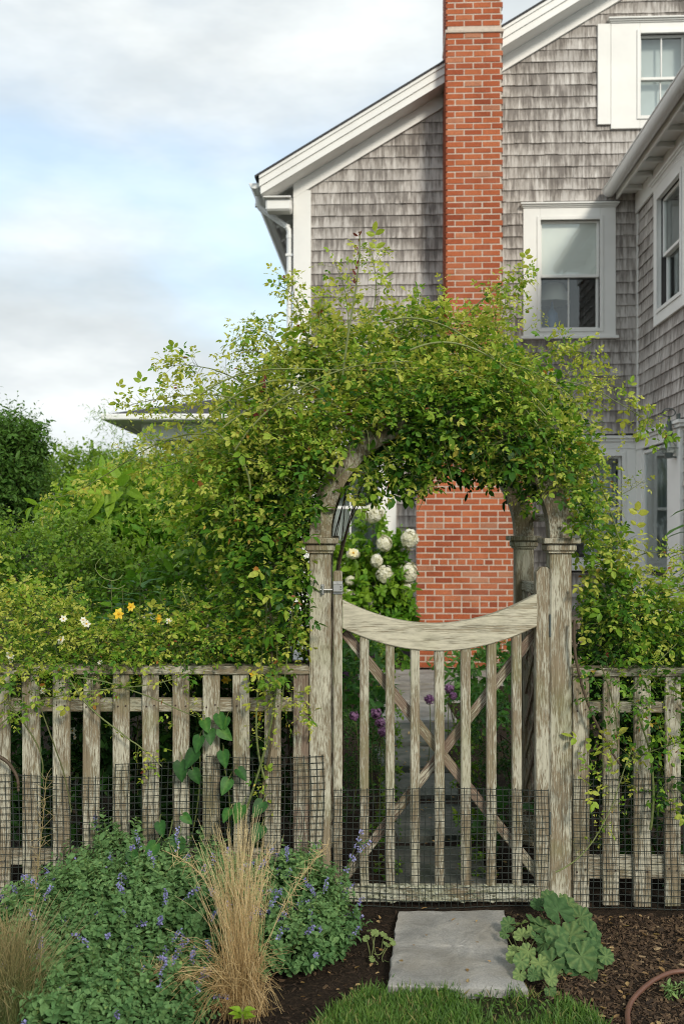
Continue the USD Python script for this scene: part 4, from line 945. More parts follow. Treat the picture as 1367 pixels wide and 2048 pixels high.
class Plant:
    def __init__(self, name, label, category, base, group=None, leafmat='rose_leaf', seed=0):
        self.t = thing(name, label, category, group=group); self.r = np.random.default_rng(seed); self.lm = MATS[leafmat]
        self.L = []; self.tw = []; self.stems = []; self.base = np.array(base, float)
    def sprigs(self, base, d, tone, length=(.10, .22), nodes=7, leaf=.065, style='compound', droop=.35, wild=.25, wr=.56, jit=.10, spread=55, up=.8, pairs=2, fold=.25, ldroop=.2, tip=.24, twig=.0011, ymax=99, clear=True, autumn=.014, skip=1):
        r = self.r; n = len(base)
        p, dirs = sprig_paths(base, d, r.uniform(*length, n), nodes, r, droop, wild)
        if clear:
            k = keep_mask(p[:, nodes // 2], ymax) & keep_mask(p[:, -1], ymax) & keep_mask(p[:, 0], ymax); p, dirs, tone = p[k], dirs[k], tone[k]; n = len(p)
        q, x, nr, who, fr = on_twig(p, dirs, r, 'opp' if style == 'opp' else 'alt', leaf, spread, up, skip)
        sz = np.exp(r.normal(0, .24, n))[who]
        t = tone[who] + fr ** 2 * tip + r.normal(0, jit, len(q))
        if clear:
            k = keep_mask(q + x * leaf * .6, ymax); q, x, nr, t, fr, sz = q[k], x[k], nr[k], t[k], fr[k], sz[k]
        ll = leaf * r.uniform(.7, 1.2, len(q)) * (1 - .5 * fr ** 3) * sz
        if style == 'compound':
            q, x, nr, ll, own = compound(q, x, nr, ll, r, pairs); t = t[own] + r.normal(0, .05, len(q))
        t = np.where(t > .89, .89, t)
        sick = r.random(len(t)) < autumn; t = np.where(sick, r.uniform(.91, 1.0, len(t)), t)
        self.L.append((q, x, nr, ll, wr * r.uniform(.85, 1.15, len(q)), fold * r.uniform(.3, 1.6, len(q)), ldroop * r.uniform(.2, 1.8, len(q)), t))
        if twig: self.tw.append((twig_mesh(p, twig), .75 if style == 'compound' else .6))
    def blobs(self, bl, **kw):
        b, d, t = blob_points(bl, self.r); self.sprigs(b, d, t, **kw)
    def cane(self, pts, r0=.005, r1=.0015, tone=.7, leafy=0, leaf=.06, ltone=.6, n=30, sides=6, spread=60, style='compound', sprig=(.03, .09), nodes=4, wob=.006, part_name='cane', **kw):
        p = spline(pts, n); p = p + np.cumsum(self.r.normal(0, wob * .35, p.shape), 0) * np.linspace(0, 1, n)[:, None] * .5
        m = tube(p, np.linspace(r0, r1, n), sides); self.stems.append((part_name, m, tone))
        if leafy:
            i = np.clip((self.r.random(leafy) ** .8 * (n - 1)).astype(int), 1, n - 2); d = unit(p[i + 1] - p[i - 1])
            o = unit(self.r.normal(size=(leafy, 3)) + UP * .3); o = unit(o - d * (o * d).sum(-1, keepdims=True))
            self.sprigs(p[i], unit(d * .5 + o), ltone + self.r.normal(0, .08, leafy), length=sprig, nodes=nodes, leaf=leaf, style=style, spread=spread, **kw)
    def trunk(self, pts, r0, r1, tone=.2): self.stems.append(('stem', tube(spline(pts, 14), np.linspace(r0, r1, 14), 7), tone))
    def build(self, singles=0, foliage='foliage', leaf_name='leaf', front=None):
        for nm, m, t in self.stems: part(self.t, nm, m, MATS['stem'], tone=t, smooth=True)
        A = [np.concatenate([np.broadcast_to(l[i], l[0].shape[:1] + np.shape(l[i])[1:]) for l in self.L]) for i in range(8)]
        if singles:
            # the big, near, well seen leaves stand as parts of their own
            x, y = px_of(A[0]); on = (x > 5) & (x < 1362) & (y > 5) & (y < 2043)
            score = A[3] / A[0][:, 1] * on * (1 if front is None else (A[0][:, 1] < front))
            big = np.argsort(-score)[:singles]; msk = np.zeros(len(A[0]), bool); msk[big] = True
            for i in big:
                v, f, t = leaves(*[a[i:i + 1] for a in A]); part(self.t, leaf_name, (v, f), self.lm, tone=t, smooth=True)
            A = [a[~msk] for a in A]
        v, f, t = leaves(*A); part(self.t, foliage, (v, f), self.lm, tone=t, kind='stuff')
        if self.tw:
            part(self.t, 'twigs', cat(*[m for m, _ in self.tw]), MATS['stem'], tone=np.concatenate([np.full(len(m[0]), t) for m, t in self.tw]), kind='stuff')
        print(str(self.t.GetPath()), len(A[0]), 'leaves')

# timber and openings that stay bare
bare((684, 1262), (686, 1020), (740, 1022), (800, 1000), (850, 1000), (905, 962), (985, 985), (1024, 1010), (1030, 1120), (1072, 1150), (1072, 1262))
bare((628, 1078), (634, 1020), (652, 960), (690, 905), (712, 925), (684, 990), (676, 1078))
bare((700, 900), (735, 868), (782, 842), (790, 872), (745, 905), (715, 930))
bare((600, 1072), (680, 1072), (680, 1112), (662, 1112), (664, 1820), (634, 1820), (634, 1110), (600, 1106))
bare((664, 1130), (1160, 1130), (1140, 1320), (1140, 1815), (664, 1815))
bare((1078, 1110), (1072, 1068), (1084, 1066), (1080, 1000), (1100, 985), (1130, 1000), (1142, 1068), (1160, 1070), (1160, 1108), (1146, 1110), (1146, 1250), (1100, 1250))

# --- the climbing rose over the arbor
rose = Plant('climbing_rose', 'big climbing rose smothering the arched top and left side of the arbor', 'rose', (0, 0, 0), seed=101)
YA = 4.62
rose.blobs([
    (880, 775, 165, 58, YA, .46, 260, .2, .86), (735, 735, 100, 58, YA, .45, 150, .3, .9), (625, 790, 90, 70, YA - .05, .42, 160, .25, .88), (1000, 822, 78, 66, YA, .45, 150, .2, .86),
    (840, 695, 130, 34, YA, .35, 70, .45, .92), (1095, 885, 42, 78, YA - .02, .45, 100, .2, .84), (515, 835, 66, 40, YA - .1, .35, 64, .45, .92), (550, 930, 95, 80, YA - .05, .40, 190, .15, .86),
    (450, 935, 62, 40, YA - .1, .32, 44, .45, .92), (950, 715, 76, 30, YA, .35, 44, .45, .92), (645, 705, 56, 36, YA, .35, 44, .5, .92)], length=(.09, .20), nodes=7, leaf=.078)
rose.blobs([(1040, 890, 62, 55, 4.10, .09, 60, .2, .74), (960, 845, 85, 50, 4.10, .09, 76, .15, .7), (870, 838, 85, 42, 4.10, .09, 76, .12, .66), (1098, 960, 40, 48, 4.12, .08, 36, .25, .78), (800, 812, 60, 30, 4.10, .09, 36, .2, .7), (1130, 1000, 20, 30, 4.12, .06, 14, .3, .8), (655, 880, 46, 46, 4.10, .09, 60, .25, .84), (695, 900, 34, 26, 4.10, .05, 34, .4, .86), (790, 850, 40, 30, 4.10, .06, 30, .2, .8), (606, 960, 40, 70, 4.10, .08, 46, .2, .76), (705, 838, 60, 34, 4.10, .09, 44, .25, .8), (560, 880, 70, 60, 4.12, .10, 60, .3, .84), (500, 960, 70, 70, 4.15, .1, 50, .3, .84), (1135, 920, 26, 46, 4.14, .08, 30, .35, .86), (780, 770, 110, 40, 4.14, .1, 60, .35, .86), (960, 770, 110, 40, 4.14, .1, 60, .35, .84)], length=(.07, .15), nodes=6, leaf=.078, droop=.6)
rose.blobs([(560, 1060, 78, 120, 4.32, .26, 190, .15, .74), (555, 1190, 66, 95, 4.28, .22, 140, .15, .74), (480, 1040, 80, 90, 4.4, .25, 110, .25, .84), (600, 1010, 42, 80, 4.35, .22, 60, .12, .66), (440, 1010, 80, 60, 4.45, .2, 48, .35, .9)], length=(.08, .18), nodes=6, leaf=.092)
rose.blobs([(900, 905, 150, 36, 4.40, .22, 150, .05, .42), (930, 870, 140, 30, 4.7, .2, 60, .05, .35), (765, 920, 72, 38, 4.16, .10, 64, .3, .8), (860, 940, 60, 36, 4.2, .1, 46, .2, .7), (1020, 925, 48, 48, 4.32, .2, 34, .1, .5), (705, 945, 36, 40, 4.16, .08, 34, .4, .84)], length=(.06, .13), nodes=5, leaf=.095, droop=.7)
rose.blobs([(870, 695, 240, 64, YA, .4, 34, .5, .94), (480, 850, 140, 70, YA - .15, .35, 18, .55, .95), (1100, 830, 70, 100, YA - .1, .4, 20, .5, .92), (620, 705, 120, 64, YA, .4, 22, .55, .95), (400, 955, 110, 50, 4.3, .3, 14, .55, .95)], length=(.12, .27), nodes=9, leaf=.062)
S = lambda *pp, Y=4.3: [P(x, y, Y if np.isscalar(Y) else Y[k]) for k, (x, y) in enumerate(pp)]
for pts, n_, t_ in (
    (S((620, 700), (600, 620), (575, 580), (548, 570)), 16, .78), (S((570, 720), (510, 660), (465, 678)), 18, .72), (S((490, 770), (410, 735), (332, 738)), 20, .80), (S((480, 800), (380, 790), (300, 802), (245, 815), Y=4.2), 26, .8),
    (S((430, 870), (310, 890), (205, 955), (85, 1000), Y=4.15), 30, .84), (S((900, 690), (960, 605), (1012, 572), (1060, 550)), 26, .72), (S((940, 720), (1000, 640), (1012, 575)), 16, .72), (S((1030, 750), (1090, 705), (1132, 676)), 16, .74),
    (S((1050, 780), (1150, 766), (1235, 805), (1330, 868), Y=4.25), 20, .74), (S((1090, 840), (1170, 812), (1218, 745)), 10, .8), (S((740, 650), (752, 560), (742, 488)), 16, .8), (S((690, 700), (690, 600), (665, 530)), 12, .84), (S((800, 680), (815, 620), (835, 585)), 10, .7),
    (S((760, 690), (830, 640), (880, 650)), 14, .74), (S((1080, 720), (1150, 700), (1200, 720)), 10, .8), (S((650, 690), (640, 640), (650, 590)), 14, .75), (S((560, 735), (500, 700), (440, 715)), 14, .8), (S((400, 900), (330, 930), (280, 935), Y=4.2), 14, .82)):
    rose.cane(pts, .0036, .0012, .78, leafy=int(n_ * 1.5), leaf=.070, ltone=t_, sprig=(.03, .085))
for pts in (S((400, 790), (560, 738), (700, 740), (830, 735), (930, 762), Y=4.12), S((770, 642), (880, 648), (990, 720), (1080, 790), Y=4.14), S((905, 780), (965, 870), (1015, 925), (1040, 960), Y=4.08), S((788, 720), (803, 790), (810, 835), Y=4.08), S((440, 860), (560, 790), (640, 770), Y=4.1), S((1060, 800), (1130, 900), (1150, 980), Y=4.12)):
    rose.cane(pts, .0040, .002, .95, leafy=7, leaf=.05, ltone=.75)
for k in range(26):
    x0_, y0_ = rng.uniform(430, 1080), rng.uniform(690, 960); dx, dy = rng.normal(0, 110), rng.uniform(20, 150); Yk = rng.uniform(4.05, 4.14)
    rose.cane(S((x0_, y0_), (x0_ + dx * .5, y0_ + dy * .3), (x0_ + dx, y0_ + dy), Y=Yk), rng.uniform(.0016, .0032), .0012, rng.uniform(.55, 1.0), leafy=9, leaf=.070, ltone=.72)
for pts in (S((470, 900), (560, 800), (690, 735), (820, 720), Y=4.04), S((1110, 980), (1090, 880), (1020, 790), (900, 735), Y=4.05), S((820, 700), (930, 690), (1040, 760), (1120, 860), Y=4.06), S((500, 1000), (470, 900), (400, 840), (330, 800), Y=4.06), S((640, 780), (560, 760), (470, 790), (400, 850), Y=4.05)):
    rose.cane(pts, rng.uniform(.0042, .0056), .0022, rng.uniform(.75, 1.0), leafy=5, leaf=.06, ltone=.75)
rose.cane(S((684, 760), (700, 640), (712, 545), (716, 462), Y=4.1), .0055, .0028, .80)
rose.cane(S((522, 960), (534, 880), (532, 800), (530, 760), Y=4.12), .0045, .0025, .7)
# maroon young growth at the top of two shoots
for pts in (S((706, 590), (712, 540), (716, 460), Y=4.1), S((534, 850), (532, 800), (530, 755), Y=4.1)):
    p = spline(pts, 24); i = rng.integers(2, 23, 22); d = np.repeat([[0, 0, 1.0]], 22, 0) + rng.normal(0, .5, (22, 3)); d[:, 2] = abs(d[:, 2])
    rose.L.append((p[i], unit(d + rng.normal(0, .6, (22, 3))), unit(rng.normal(size=(22, 3)) + UP), rng.uniform(.014, .032, 22), np.full(22, .4), np.full(22, .3), np.full(22, .2), np.full(22, 1.0)))
# old dark stems inside the left flank
for k in range(16):
    x = rng.uniform(-.02, .30); y0_ = rng.uniform(YF + .26, YR)
    a = np.array([ARX - HALF - .10 + rng.normal(0, .10), y0_, 0.0]); b = np.array([ARX - HALF + rng.normal(0, .07), y0_ + rng.normal(0, .08), 1.5]); e = np.array([ARX - HALF + .18 + rng.normal(0, .1), y0_, 2.0 + rng.normal(0, .08)])
    mid = (a + b) / 2 + rng.normal(0, .05, 3)
    rose.cane([a, mid, b, e], rng.uniform(.003, .009), .002, rng.uniform(.1, .35), n=24, wob=.010)
for pts, r0, tn in ((S((500, 1820), (520, 1600), (545, 1450), (540, 1280), (560, 1100), Y=4.15), .008, .34), (S((485, 1640), (530, 1500), (552, 1390), (545, 1230), Y=4.12), .006, .62), (S((530, 1560), (512, 1420), (525, 1290), (520, 1100), Y=4.13), .005, .75), (S((590, 1180), (575, 1300), (560, 1420), Y=4.1), .003, .8)):
    rose.cane(pts, r0, r0 * .6, tn, leafy=8, leaf=.06, ltone=.7)
# hanging sprays over the fence by the left post
rose.blobs([(540, 1300, 60, 60, 4.16, .08, 30, .5, .86), (575, 1420, 36, 50, 4.13, .05, 12, .6, .86)], length=(.06, .14), nodes=6, leaf=.070, droop=.9)
rose.build(singles=240, front=4.6)

# --- roses on the right flank and the right-hand fence
rr = Plant('rambling_rose', 'rambling rose sprawling down from the right arbor post over the right fence', 'rose', (0, 0, 0), seed=102)
rr.blobs([(1165, 1005, 24, 80, 4.36, .22, 76, .3, .92), (1178, 1120, 30, 78, 4.36, .22, 90, .25, .84), (1250, 1205, 52, 50, 4.36, .22, 80, .35, .92), (1330, 1270, 70, 50, 4.36, .24, 100, .25, .8), (1205, 1260, 60, 80, 4.42, .25, 110, .1, .66), (1400, 1240, 90, 110, 4.4, .3, 50, .3, .8)], length=(.08, .18), nodes=6, leaf=.084)
rr.blobs([(1230, 1390, 90, 50, 4.28, .1, 34, .1, .5), (1330, 1400, 60, 80, 4.10, .06, 22, .3, .7), (1220, 1560, 60, 30, 4.10, .04, 12, .4, .75), (1340, 1530, 40, 70, 4.10, .05, 16, .3, .7), (1225, 1380, 40, 55, 4.10, .05, 12, .2, .6)], length=(.06, .13), nodes=5, leaf=.084)
rr.cane(S((1148, 1240), (1166, 1380), (1205, 1470), (1243, 1530), Y=4.13), .0065, .005, .30)
rr.cane(S((1300, 1660), (1305, 1560), (1290, 1470), (1262, 1400), Y=4.13), .006, .003, .62)
rr.cane(S((1110, 1745), (1180, 1690), (1230, 1590), (1265, 1500), Y=4.08), .003, .002, .85, leafy=16, leaf=.05, ltone=.75)
rr.cane(S((1250, 1530), (1310, 1500), (1367, 1480), (1420, 1440), Y=4.1), .004, .002, .6, leafy=8, leaf=.05, ltone=.5)
rr.cane(S((1200, 1330), (1230, 1430), (1235, 1500), Y=4.12), .0035, .002, .5, leafy=8, leaf=.05, ltone=.4)
rr.cane(S((1260, 1380), (1310, 1330), (1350, 1290), Y=4.1), .003, .0015, .8, leafy=10, leaf=.05, ltone=.7)
rr.cane(S((1225, 1000), (1290, 960), (1250, 985), Y=4.3)[:2], .002, .001, .8, leafy=10, leaf=.05, ltone=.8)
rr.cane(S((1180, 930), (1215, 1010), (1240, 1090), Y=4.12), .004, .002, .85, leafy=10, leaf=.070, ltone=.8)
rr.cane(S((1250, 1130), (1310, 1105), (1350, 1120), Y=4.2), .003, .0015, .85, leafy=14, leaf=.058, ltone=.8)
rr.build(singles=60, front=4.4)

# --- yellow-green bush leaning over the fence at the far left and the sprays lying along the rail
fb = Plant('fence_rose', 'yellow-green rose bush leaning over the left end of the picket fence', 'rose', (0, 0, 0), seed=103)
fb.blobs([(50, 1270, 105, 85, 4.35, .25, 220, .35, .88), (130, 1320, 80, 45, 4.25, .14, 80, .35, .86), (-90, 1260, 120, 130, 4.35, .3, 90, .4, .86), (20, 1370, 60, 50, 4.14, .06, 24, .5, .86)], length=(.07, .17), nodes=7, leaf=.062)
fb.cane(S((-20, 1470), (90, 1400), (200, 1380), (330, 1362), (400, 1335), Y=4.13), .004, .002, .8, leafy=14, leaf=.058, ltone=.7)
fb.cane(S((140, 1360), (215, 1445), (275, 1490), (325, 1535), Y=4.12), .0042, .0025, .78, leafy=8, leaf=.058, ltone=.8)
fb.cane(S((155, 1355), (230, 1370), (310, 1400), (392, 1434), Y=4.115), .0038, .002, .72, leafy=5, leaf=.04, ltone=.7)
fb.cane(S((10, 1400), (50, 1450), (78, 1500), (85, 1555), Y=4.13), .0035, .0025, .55)
fb.cane(S((75, 1395), (100, 1470), (130, 1560), (140, 1620), Y=4.13), .003, .0025, .5)
fb.cane(S((-10, 1510), (20, 1530), (40, 1580), Y=4.12), .008, .006, .28)
fb.build(singles=50, front=4.4)
fs = Plant('rambling_rose', 'low rambling rose sprays lying along the top rail of the left fence', 'rose', (0, 0, 0), seed=104)
fs.blobs([(220, 1300, 90, 32, 4.26, .12, 76, .4, .84), (330, 1290, 110, 38, 4.28, .12, 100, .35, .82), (450, 1275, 85, 48, 4.28, .14, 100, .3, .8), (400, 1230, 90, 50, 4.5, .2, 50, .3, .75)], length=(.06, .15), nodes=6, leaf=.062)
for pts in (S((560, 1310), (440, 1270), (330, 1300), (220, 1330), Y=4.2), S((540, 1220), (430, 1290), (300, 1310), Y=4.22)):
    fs.cane(pts, .003, .0015, .8, leafy=22, leaf=.058, ltone=.75)
fs.build(singles=40, front=4.5)

# ------------------------------------------------------------------ shrubs and trees behind the fence
SIMPLE = dict(style='alt', clear=True, ymax=99)
def shrub(name, label, category, blobs, leafmat, seed, stems=5, base_px=None, trunk=(.02, .008), stem_name='stem', group=None, **kw):
    s = Plant(name, label, category, (0, 0, 0), leafmat=leafmat, seed=seed, group=group)
    a = dict(SIMPLE); a.update(kw); s.blobs(blobs, **a)
    for k in range(stems):
        b = blobs[k % len(blobs)]; c = P(b[0], b[1], b[4]); g0 = np.array([c[0] * .9 + P(blobs[0][0], 0, blobs[0][4])[0] * .1 + s.r.normal(0, .08), c[1] + s.r.normal(0, .05), -.02])
        m = (g0 + c) / 2 + s.r.normal(0, .06, 3)
        if keep_mask(np.array([c, m, g0, (g0 + m) / 2, (c + m) / 2])).all(): s.trunk([g0, m, c], trunk[0], trunk[1])
    s.build(foliage='crown'); return s
shrub('evergreen_tree', 'dense dark green clipped tree at the far left edge', 'tree', [(10, 960, 58, 85, 8.6, .5, 900, .35, .95), (-20, 1090, 100, 110, 8.6, .6, 600, .25, .75), (32, 895, 34, 45, 8.6, .35, 380, .4, 1.0), (-90, 900, 90, 110, 8.6, .6, 240, .1, .5)], 'dark_leaf', 201, leaf=.060, length=(.12, .24), nodes=9, wr=.42, droop=-.5, wild=.12, trunk=(.05, .02), stems=4)
shrub('tall_hedge', 'long clipped hedge with yellowed top behind the shrubs at left', 'hedge', [(90 + 62 * k, 962 + 4 * (k % 2), 62, 48, 12.6 + .2 * (k % 3), .8, 190, .35, .95) for k in range(9)] + [(90 + 80 * k, 1035, 80, 60, 12.4, .6, 120, .1, .5) for k in range(7)], 'hedge_leaf', 202, leaf=.075, length=(.16, .34), nodes=8, wr=.5, droop=-.2, trunk=(.05, .03), stems=6)
shrub('arching_shrub', 'arching shrub with drooping bright lance-shaped leaves behind the rose', 'shrub', [(270, 1010, 100, 55, 6.6, .5, 170, .4, .85), (400, 1030, 130, 80, 6.6, .5, 220, .3, .75), (330, 1100, 150, 75, 6.4, .5, 220, .2, .6), (190, 1030, 60, 50, 6.6, .4, 70, .4, .8), (480, 950, 80, 70, 6.8, .4, 90, .3, .7)], 'bright_leaf', 203, style='opp', leaf=.082, length=(.20, .40), nodes=8, wr=.32, droop=1.3, wild=.3, up=.3, ldroop=.4, spread=50, stems=8)
shrub('leafy_shrub', 'dull green small-leaved shrub between the dark tree and the fence', 'shrub', [(110, 1110, 120, 70, 5.7, .4, 260, .4, .9), (220, 1160, 110, 70, 5.5, .35, 230, .35, .85), (30, 1150, 90, 80, 5.6, .4, 190, .35, .85), (-90, 1120, 110, 110, 5.7, .4, 150, .25, .6), (130, 1230, 150, 60, 5.3, .3, 170, .15, .5)], 'hedge_leaf', 204, leaf=.034, length=(.10, .22), nodes=9, wr=.6, stems=8, trunk=(.012, .005))
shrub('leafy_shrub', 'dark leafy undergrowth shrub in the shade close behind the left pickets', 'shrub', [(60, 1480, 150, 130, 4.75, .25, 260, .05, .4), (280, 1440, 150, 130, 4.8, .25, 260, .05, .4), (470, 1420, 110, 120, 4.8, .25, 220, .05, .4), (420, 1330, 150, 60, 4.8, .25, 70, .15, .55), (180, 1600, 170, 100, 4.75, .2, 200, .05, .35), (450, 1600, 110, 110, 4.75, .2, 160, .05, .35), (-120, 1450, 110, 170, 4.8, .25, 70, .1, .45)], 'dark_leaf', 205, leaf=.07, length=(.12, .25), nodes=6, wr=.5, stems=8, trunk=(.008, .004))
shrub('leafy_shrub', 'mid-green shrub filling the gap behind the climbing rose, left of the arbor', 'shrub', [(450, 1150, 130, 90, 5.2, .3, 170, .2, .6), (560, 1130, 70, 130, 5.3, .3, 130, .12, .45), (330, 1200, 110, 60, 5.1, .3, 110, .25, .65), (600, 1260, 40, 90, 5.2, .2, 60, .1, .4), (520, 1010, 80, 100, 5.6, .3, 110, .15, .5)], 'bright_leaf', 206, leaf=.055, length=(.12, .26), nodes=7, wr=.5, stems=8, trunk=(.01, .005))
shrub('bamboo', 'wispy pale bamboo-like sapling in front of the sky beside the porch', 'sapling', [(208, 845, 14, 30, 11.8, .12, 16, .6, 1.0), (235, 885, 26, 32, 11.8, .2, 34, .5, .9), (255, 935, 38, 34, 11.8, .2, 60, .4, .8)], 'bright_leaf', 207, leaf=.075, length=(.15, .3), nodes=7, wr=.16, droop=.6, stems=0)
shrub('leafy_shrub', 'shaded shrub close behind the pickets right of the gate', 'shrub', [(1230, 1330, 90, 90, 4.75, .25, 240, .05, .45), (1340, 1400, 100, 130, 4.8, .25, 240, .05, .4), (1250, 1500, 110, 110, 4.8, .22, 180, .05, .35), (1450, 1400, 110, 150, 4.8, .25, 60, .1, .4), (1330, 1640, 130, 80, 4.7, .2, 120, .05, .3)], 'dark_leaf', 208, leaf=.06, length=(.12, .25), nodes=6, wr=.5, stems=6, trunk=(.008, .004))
# far planting that closes the view behind the porch and beside it
shrub('hedge', 'tall background hedge closing the garden beyond the porch', 'hedge', [(-250 + 130 * k, 985, 130, 60, 16.5, 1.0, 200, .2, .7) for k in range(6)] + [(-250 + 130 * k, 1060, 130, 60, 16.3, .8, 90, .1, .4) for k in range(6)], 'hedge_leaf', 209, leaf=.10, length=(.2, .4), nodes=8, wr=.5, droop=-.2, trunk=(.05, .03), stems=6)

# --- beyond the gate
CLEAR_SAVE = list(CLEAR); CLEAR.clear()
CLEAR.append(Polygon([(760, 1815), (790, 1340), (872, 1340), (960, 1815)]))
shrub('boxwood_ball', 'dark clipped boxwood left of the path behind the gate', 'boxwood', [(712, 1500, 62, 75, 5.7, .22, 260, .1, .45), (700, 1600, 60, 70, 5.6, .2, 160, .05, .35)], 'dark_leaf', 221, leaf=.020, length=(.05, .09), nodes=7, wr=.6, droop=0, stems=3, trunk=(.008, .004))
shrub('boxwood_ball', 'dark clipped boxwood right of the path behind the gate', 'boxwood', [(1000, 1470, 66, 80, 5.6, .22, 280, .1, .45), (1000, 1580, 62, 80, 5.5, .2, 170, .05, .35)], 'dark_leaf', 222, leaf=.020, length=(.05, .09), nodes=7, wr=.6, droop=0, stems=3, trunk=(.008, .004))
shrub('perennial', 'leafy green perennial with purple globe flowers left of the garden path', 'plant', [(730, 1370, 48, 55, 6.3, .25, 60, .3, .7), (770, 1440, 30, 40, 6.0, .2, 30, .3, .6), (700, 1310, 45, 40, 6.8, .25, 40, .3, .8)], 'broad_leaf', 223, leaf=.085, length=(.12, .24), nodes=6, wr=.42, stems=4, trunk=(.005, .003))
shrub('perennial', 'leafy green perennial right of the garden path against the chimney foot', 'plant', [(985, 1350, 60, 48, 7.0, .3, 80, .35, .8), (920, 1350, 34, 38, 7.6, .25, 40, .4, .8), (1040, 1330, 34, 60, 6.6, .25, 40, .2, .6), (950, 1420, 28, 36, 6.4, .2, 24, .3, .7)], 'broad_leaf', 224, leaf=.085, length=(.12, .24), nodes=6, wr=.40, stems=4, trunk=(.005, .003))
shrub('perennial', 'low broad-leaved plant under the bottom rail, right of the shaded path', 'plant', [(985, 1700, 40, 40, 4.75, .12, 18, .2, .5), (1040, 1640, 30, 50, 4.85, .12, 14, .1, .4)], 'broad_leaf', 225, leaf=.10, length=(.1, .16), nodes=4, wr=.6, stems=2, trunk=(.004, .003))
CLEAR.clear(); CLEAR.append(Polygon([(806, 1815), (806, 1340), (866, 1340), (925, 1815)]))
shrub('ground_cover', 'low green ground cover creeping over the edges of the shaded path', 'ground cover', [(782, 1740, 22, 22, 4.6, .1, 30, .2, .7), (778, 1650, 22, 26, 4.9, .12, 36, .2, .7), (785, 1560, 22, 24, 5.6, .15, 40, .3, .8), (788, 1480, 18, 22, 6.3, .2, 40, .3, .8), (795, 1410, 16, 16, 7.4, .25, 40, .3, .8), (942, 1740, 22, 22, 4.6, .1, 30, .2, .7), (935, 1650, 22, 26, 4.9, .12, 36, .2, .7), (930, 1555, 20, 26, 5.6, .15, 40, .3, .8), (925, 1480, 20, 24, 6.3, .2, 40, .3, .8), (890, 1400, 14, 14, 7.6, .25, 30, .3, .8)], 'hedge_leaf', 227, leaf=.03, length=(.04, .10), nodes=6, wr=.6, stems=2, trunk=(.003, .002))
shrub('low_shrub', 'yellow-green low shrub beside the far end of the path', 'shrub', [(760, 1325, 30, 30, 8.6, .25, 60, .5, .95), (738, 1290, 36, 30, 9.0, .25, 60, .4, .9)], 'hedge_leaf', 226, leaf=.045, length=(.10, .2), nodes=7, wr=.55, stems=3, trunk=(.006, .003))
CLEAR.clear(); CLEAR.append(Polygon([(833, 900), (1075, 900), (1075, 1400), (833, 1400)]))
hy = Plant('hydrangea', 'tall hydrangea with creamy white flower heads beside the brick chimney', 'shrub', (0, 0, 0), leafmat='bright_leaf', seed=230)
hy.blobs([(735, 1210, 85, 70, 9.6, .4, 200, .35, .8), (700, 1150, 50, 50, 9.7, .3, 80, .45, .9), (795, 1180, 36, 60, 9.6, .3, 70, .15, .55), (745, 1090, 26, 50, 9.7, .25, 46, .3, .7), (810, 1110, 18, 36, 9.7, .2, 24, .15, .5), (780, 1260, 55, 46, 9.4, .3, 90, .05, .4), (680, 1260, 60, 50, 9.4, .3, 80, .3, .7)], leaf=.10, length=(.14, .3), nodes=6, wr=.5, style='opp', spread=60)
for b in ((745, 1035), (767, 1090), (818, 1078), (754, 1130), (770, 1148), (818, 1148), (733, 1205)):
    c = P(*b, 9.5); hy.trunk([np.array([c[0] * .6 + P(745, 0, 9.6)[0] * .4, 9.65, 0]), (c + np.array([P(745, 0, 9.6)[0], 9.6, .6])) / 2, c - (0, 0, .06)], .010, .004, .4)
hy.build(foliage='leaves')
CLEAR.clear(); CLEAR.extend(CLEAR_SAVE)
def flower_head(c, R, n, size, r, squash=(1, 1, 1), petals=4, tone=(.2, 1)):
    u = unit(r.normal(size=(n, 3))); sq = np.array(squash)
    lump = 1 + .45 * (meshkit.noise(u * 3.2 + c * 7, 3)[:, None] - .5) * 2
    p = c + u * R * sq * lump; a = unit(np.cross(u, unit(r.normal(size=(n, 3))))); b = np.cross(u, a)
    P_, A_, N_, T_ = [], [], [], []
    tn = r.uniform(*tone, n)
    for k in range(petals):
        t = 2 * math.pi * k / petals; A_.append(a * math.cos(t) + b * math.sin(t) + u * .25); P_.append(p); N_.append(u); T_.append(tn)
    return leaves(np.vstack(P_), np.vstack(A_), np.vstack(N_), size, .95, .1, .15, np.concatenate(T_))
r = np.random.default_rng(31)
for (px, py, rp) in ((745, 1027, 16), (767, 1086, 15), (819, 1078, 17), (752, 1122, 12), (770, 1150, 15), (817, 1146, 16), (812, 1180, 9), (732, 1205, 15), (692, 1190, 9), (706, 1108, 9), (700, 1162, 7)):
    Yb = 9.35; c = P(px, py, Yb); R = rp / F * Yb
    v, f, tn = flower_head(c, R, 190, .026, r, sq_ := tuple(r.uniform(.78, 1.15, 3)))
    ic = trimesh.creation.icosphere(2, 1.0); cv = np.array(ic.vertices) * R * .86 * np.array(sq_) * (1 + .45 * (meshkit.noise(np.array(ic.vertices) * 3.2 + c * 7, 3)[:, None] - .5) * 2) + c
    v, f = cat((v, f), (cv, np.array(ic.faces))); part(hy.t, 'flower_head', (v, f), MATS['petal_white'], tone=np.r_[tn, np.full(len(cv), .1)])
al_ = [(742, 1306, 9, 6.6), (708, 1432, 8, 5.5), (752, 1427, 10, 5.5), (760, 1446, 9, 5.45), (764, 1464, 8, 5.4), (858, 1399, 9, 6.4), (898, 1377, 9, 6.4), (906, 1392, 7, 6.3), (350, 1288, 7, 5.0), (690, 1350, 7, 6.2), (757, 1365, 6, 6.4)]
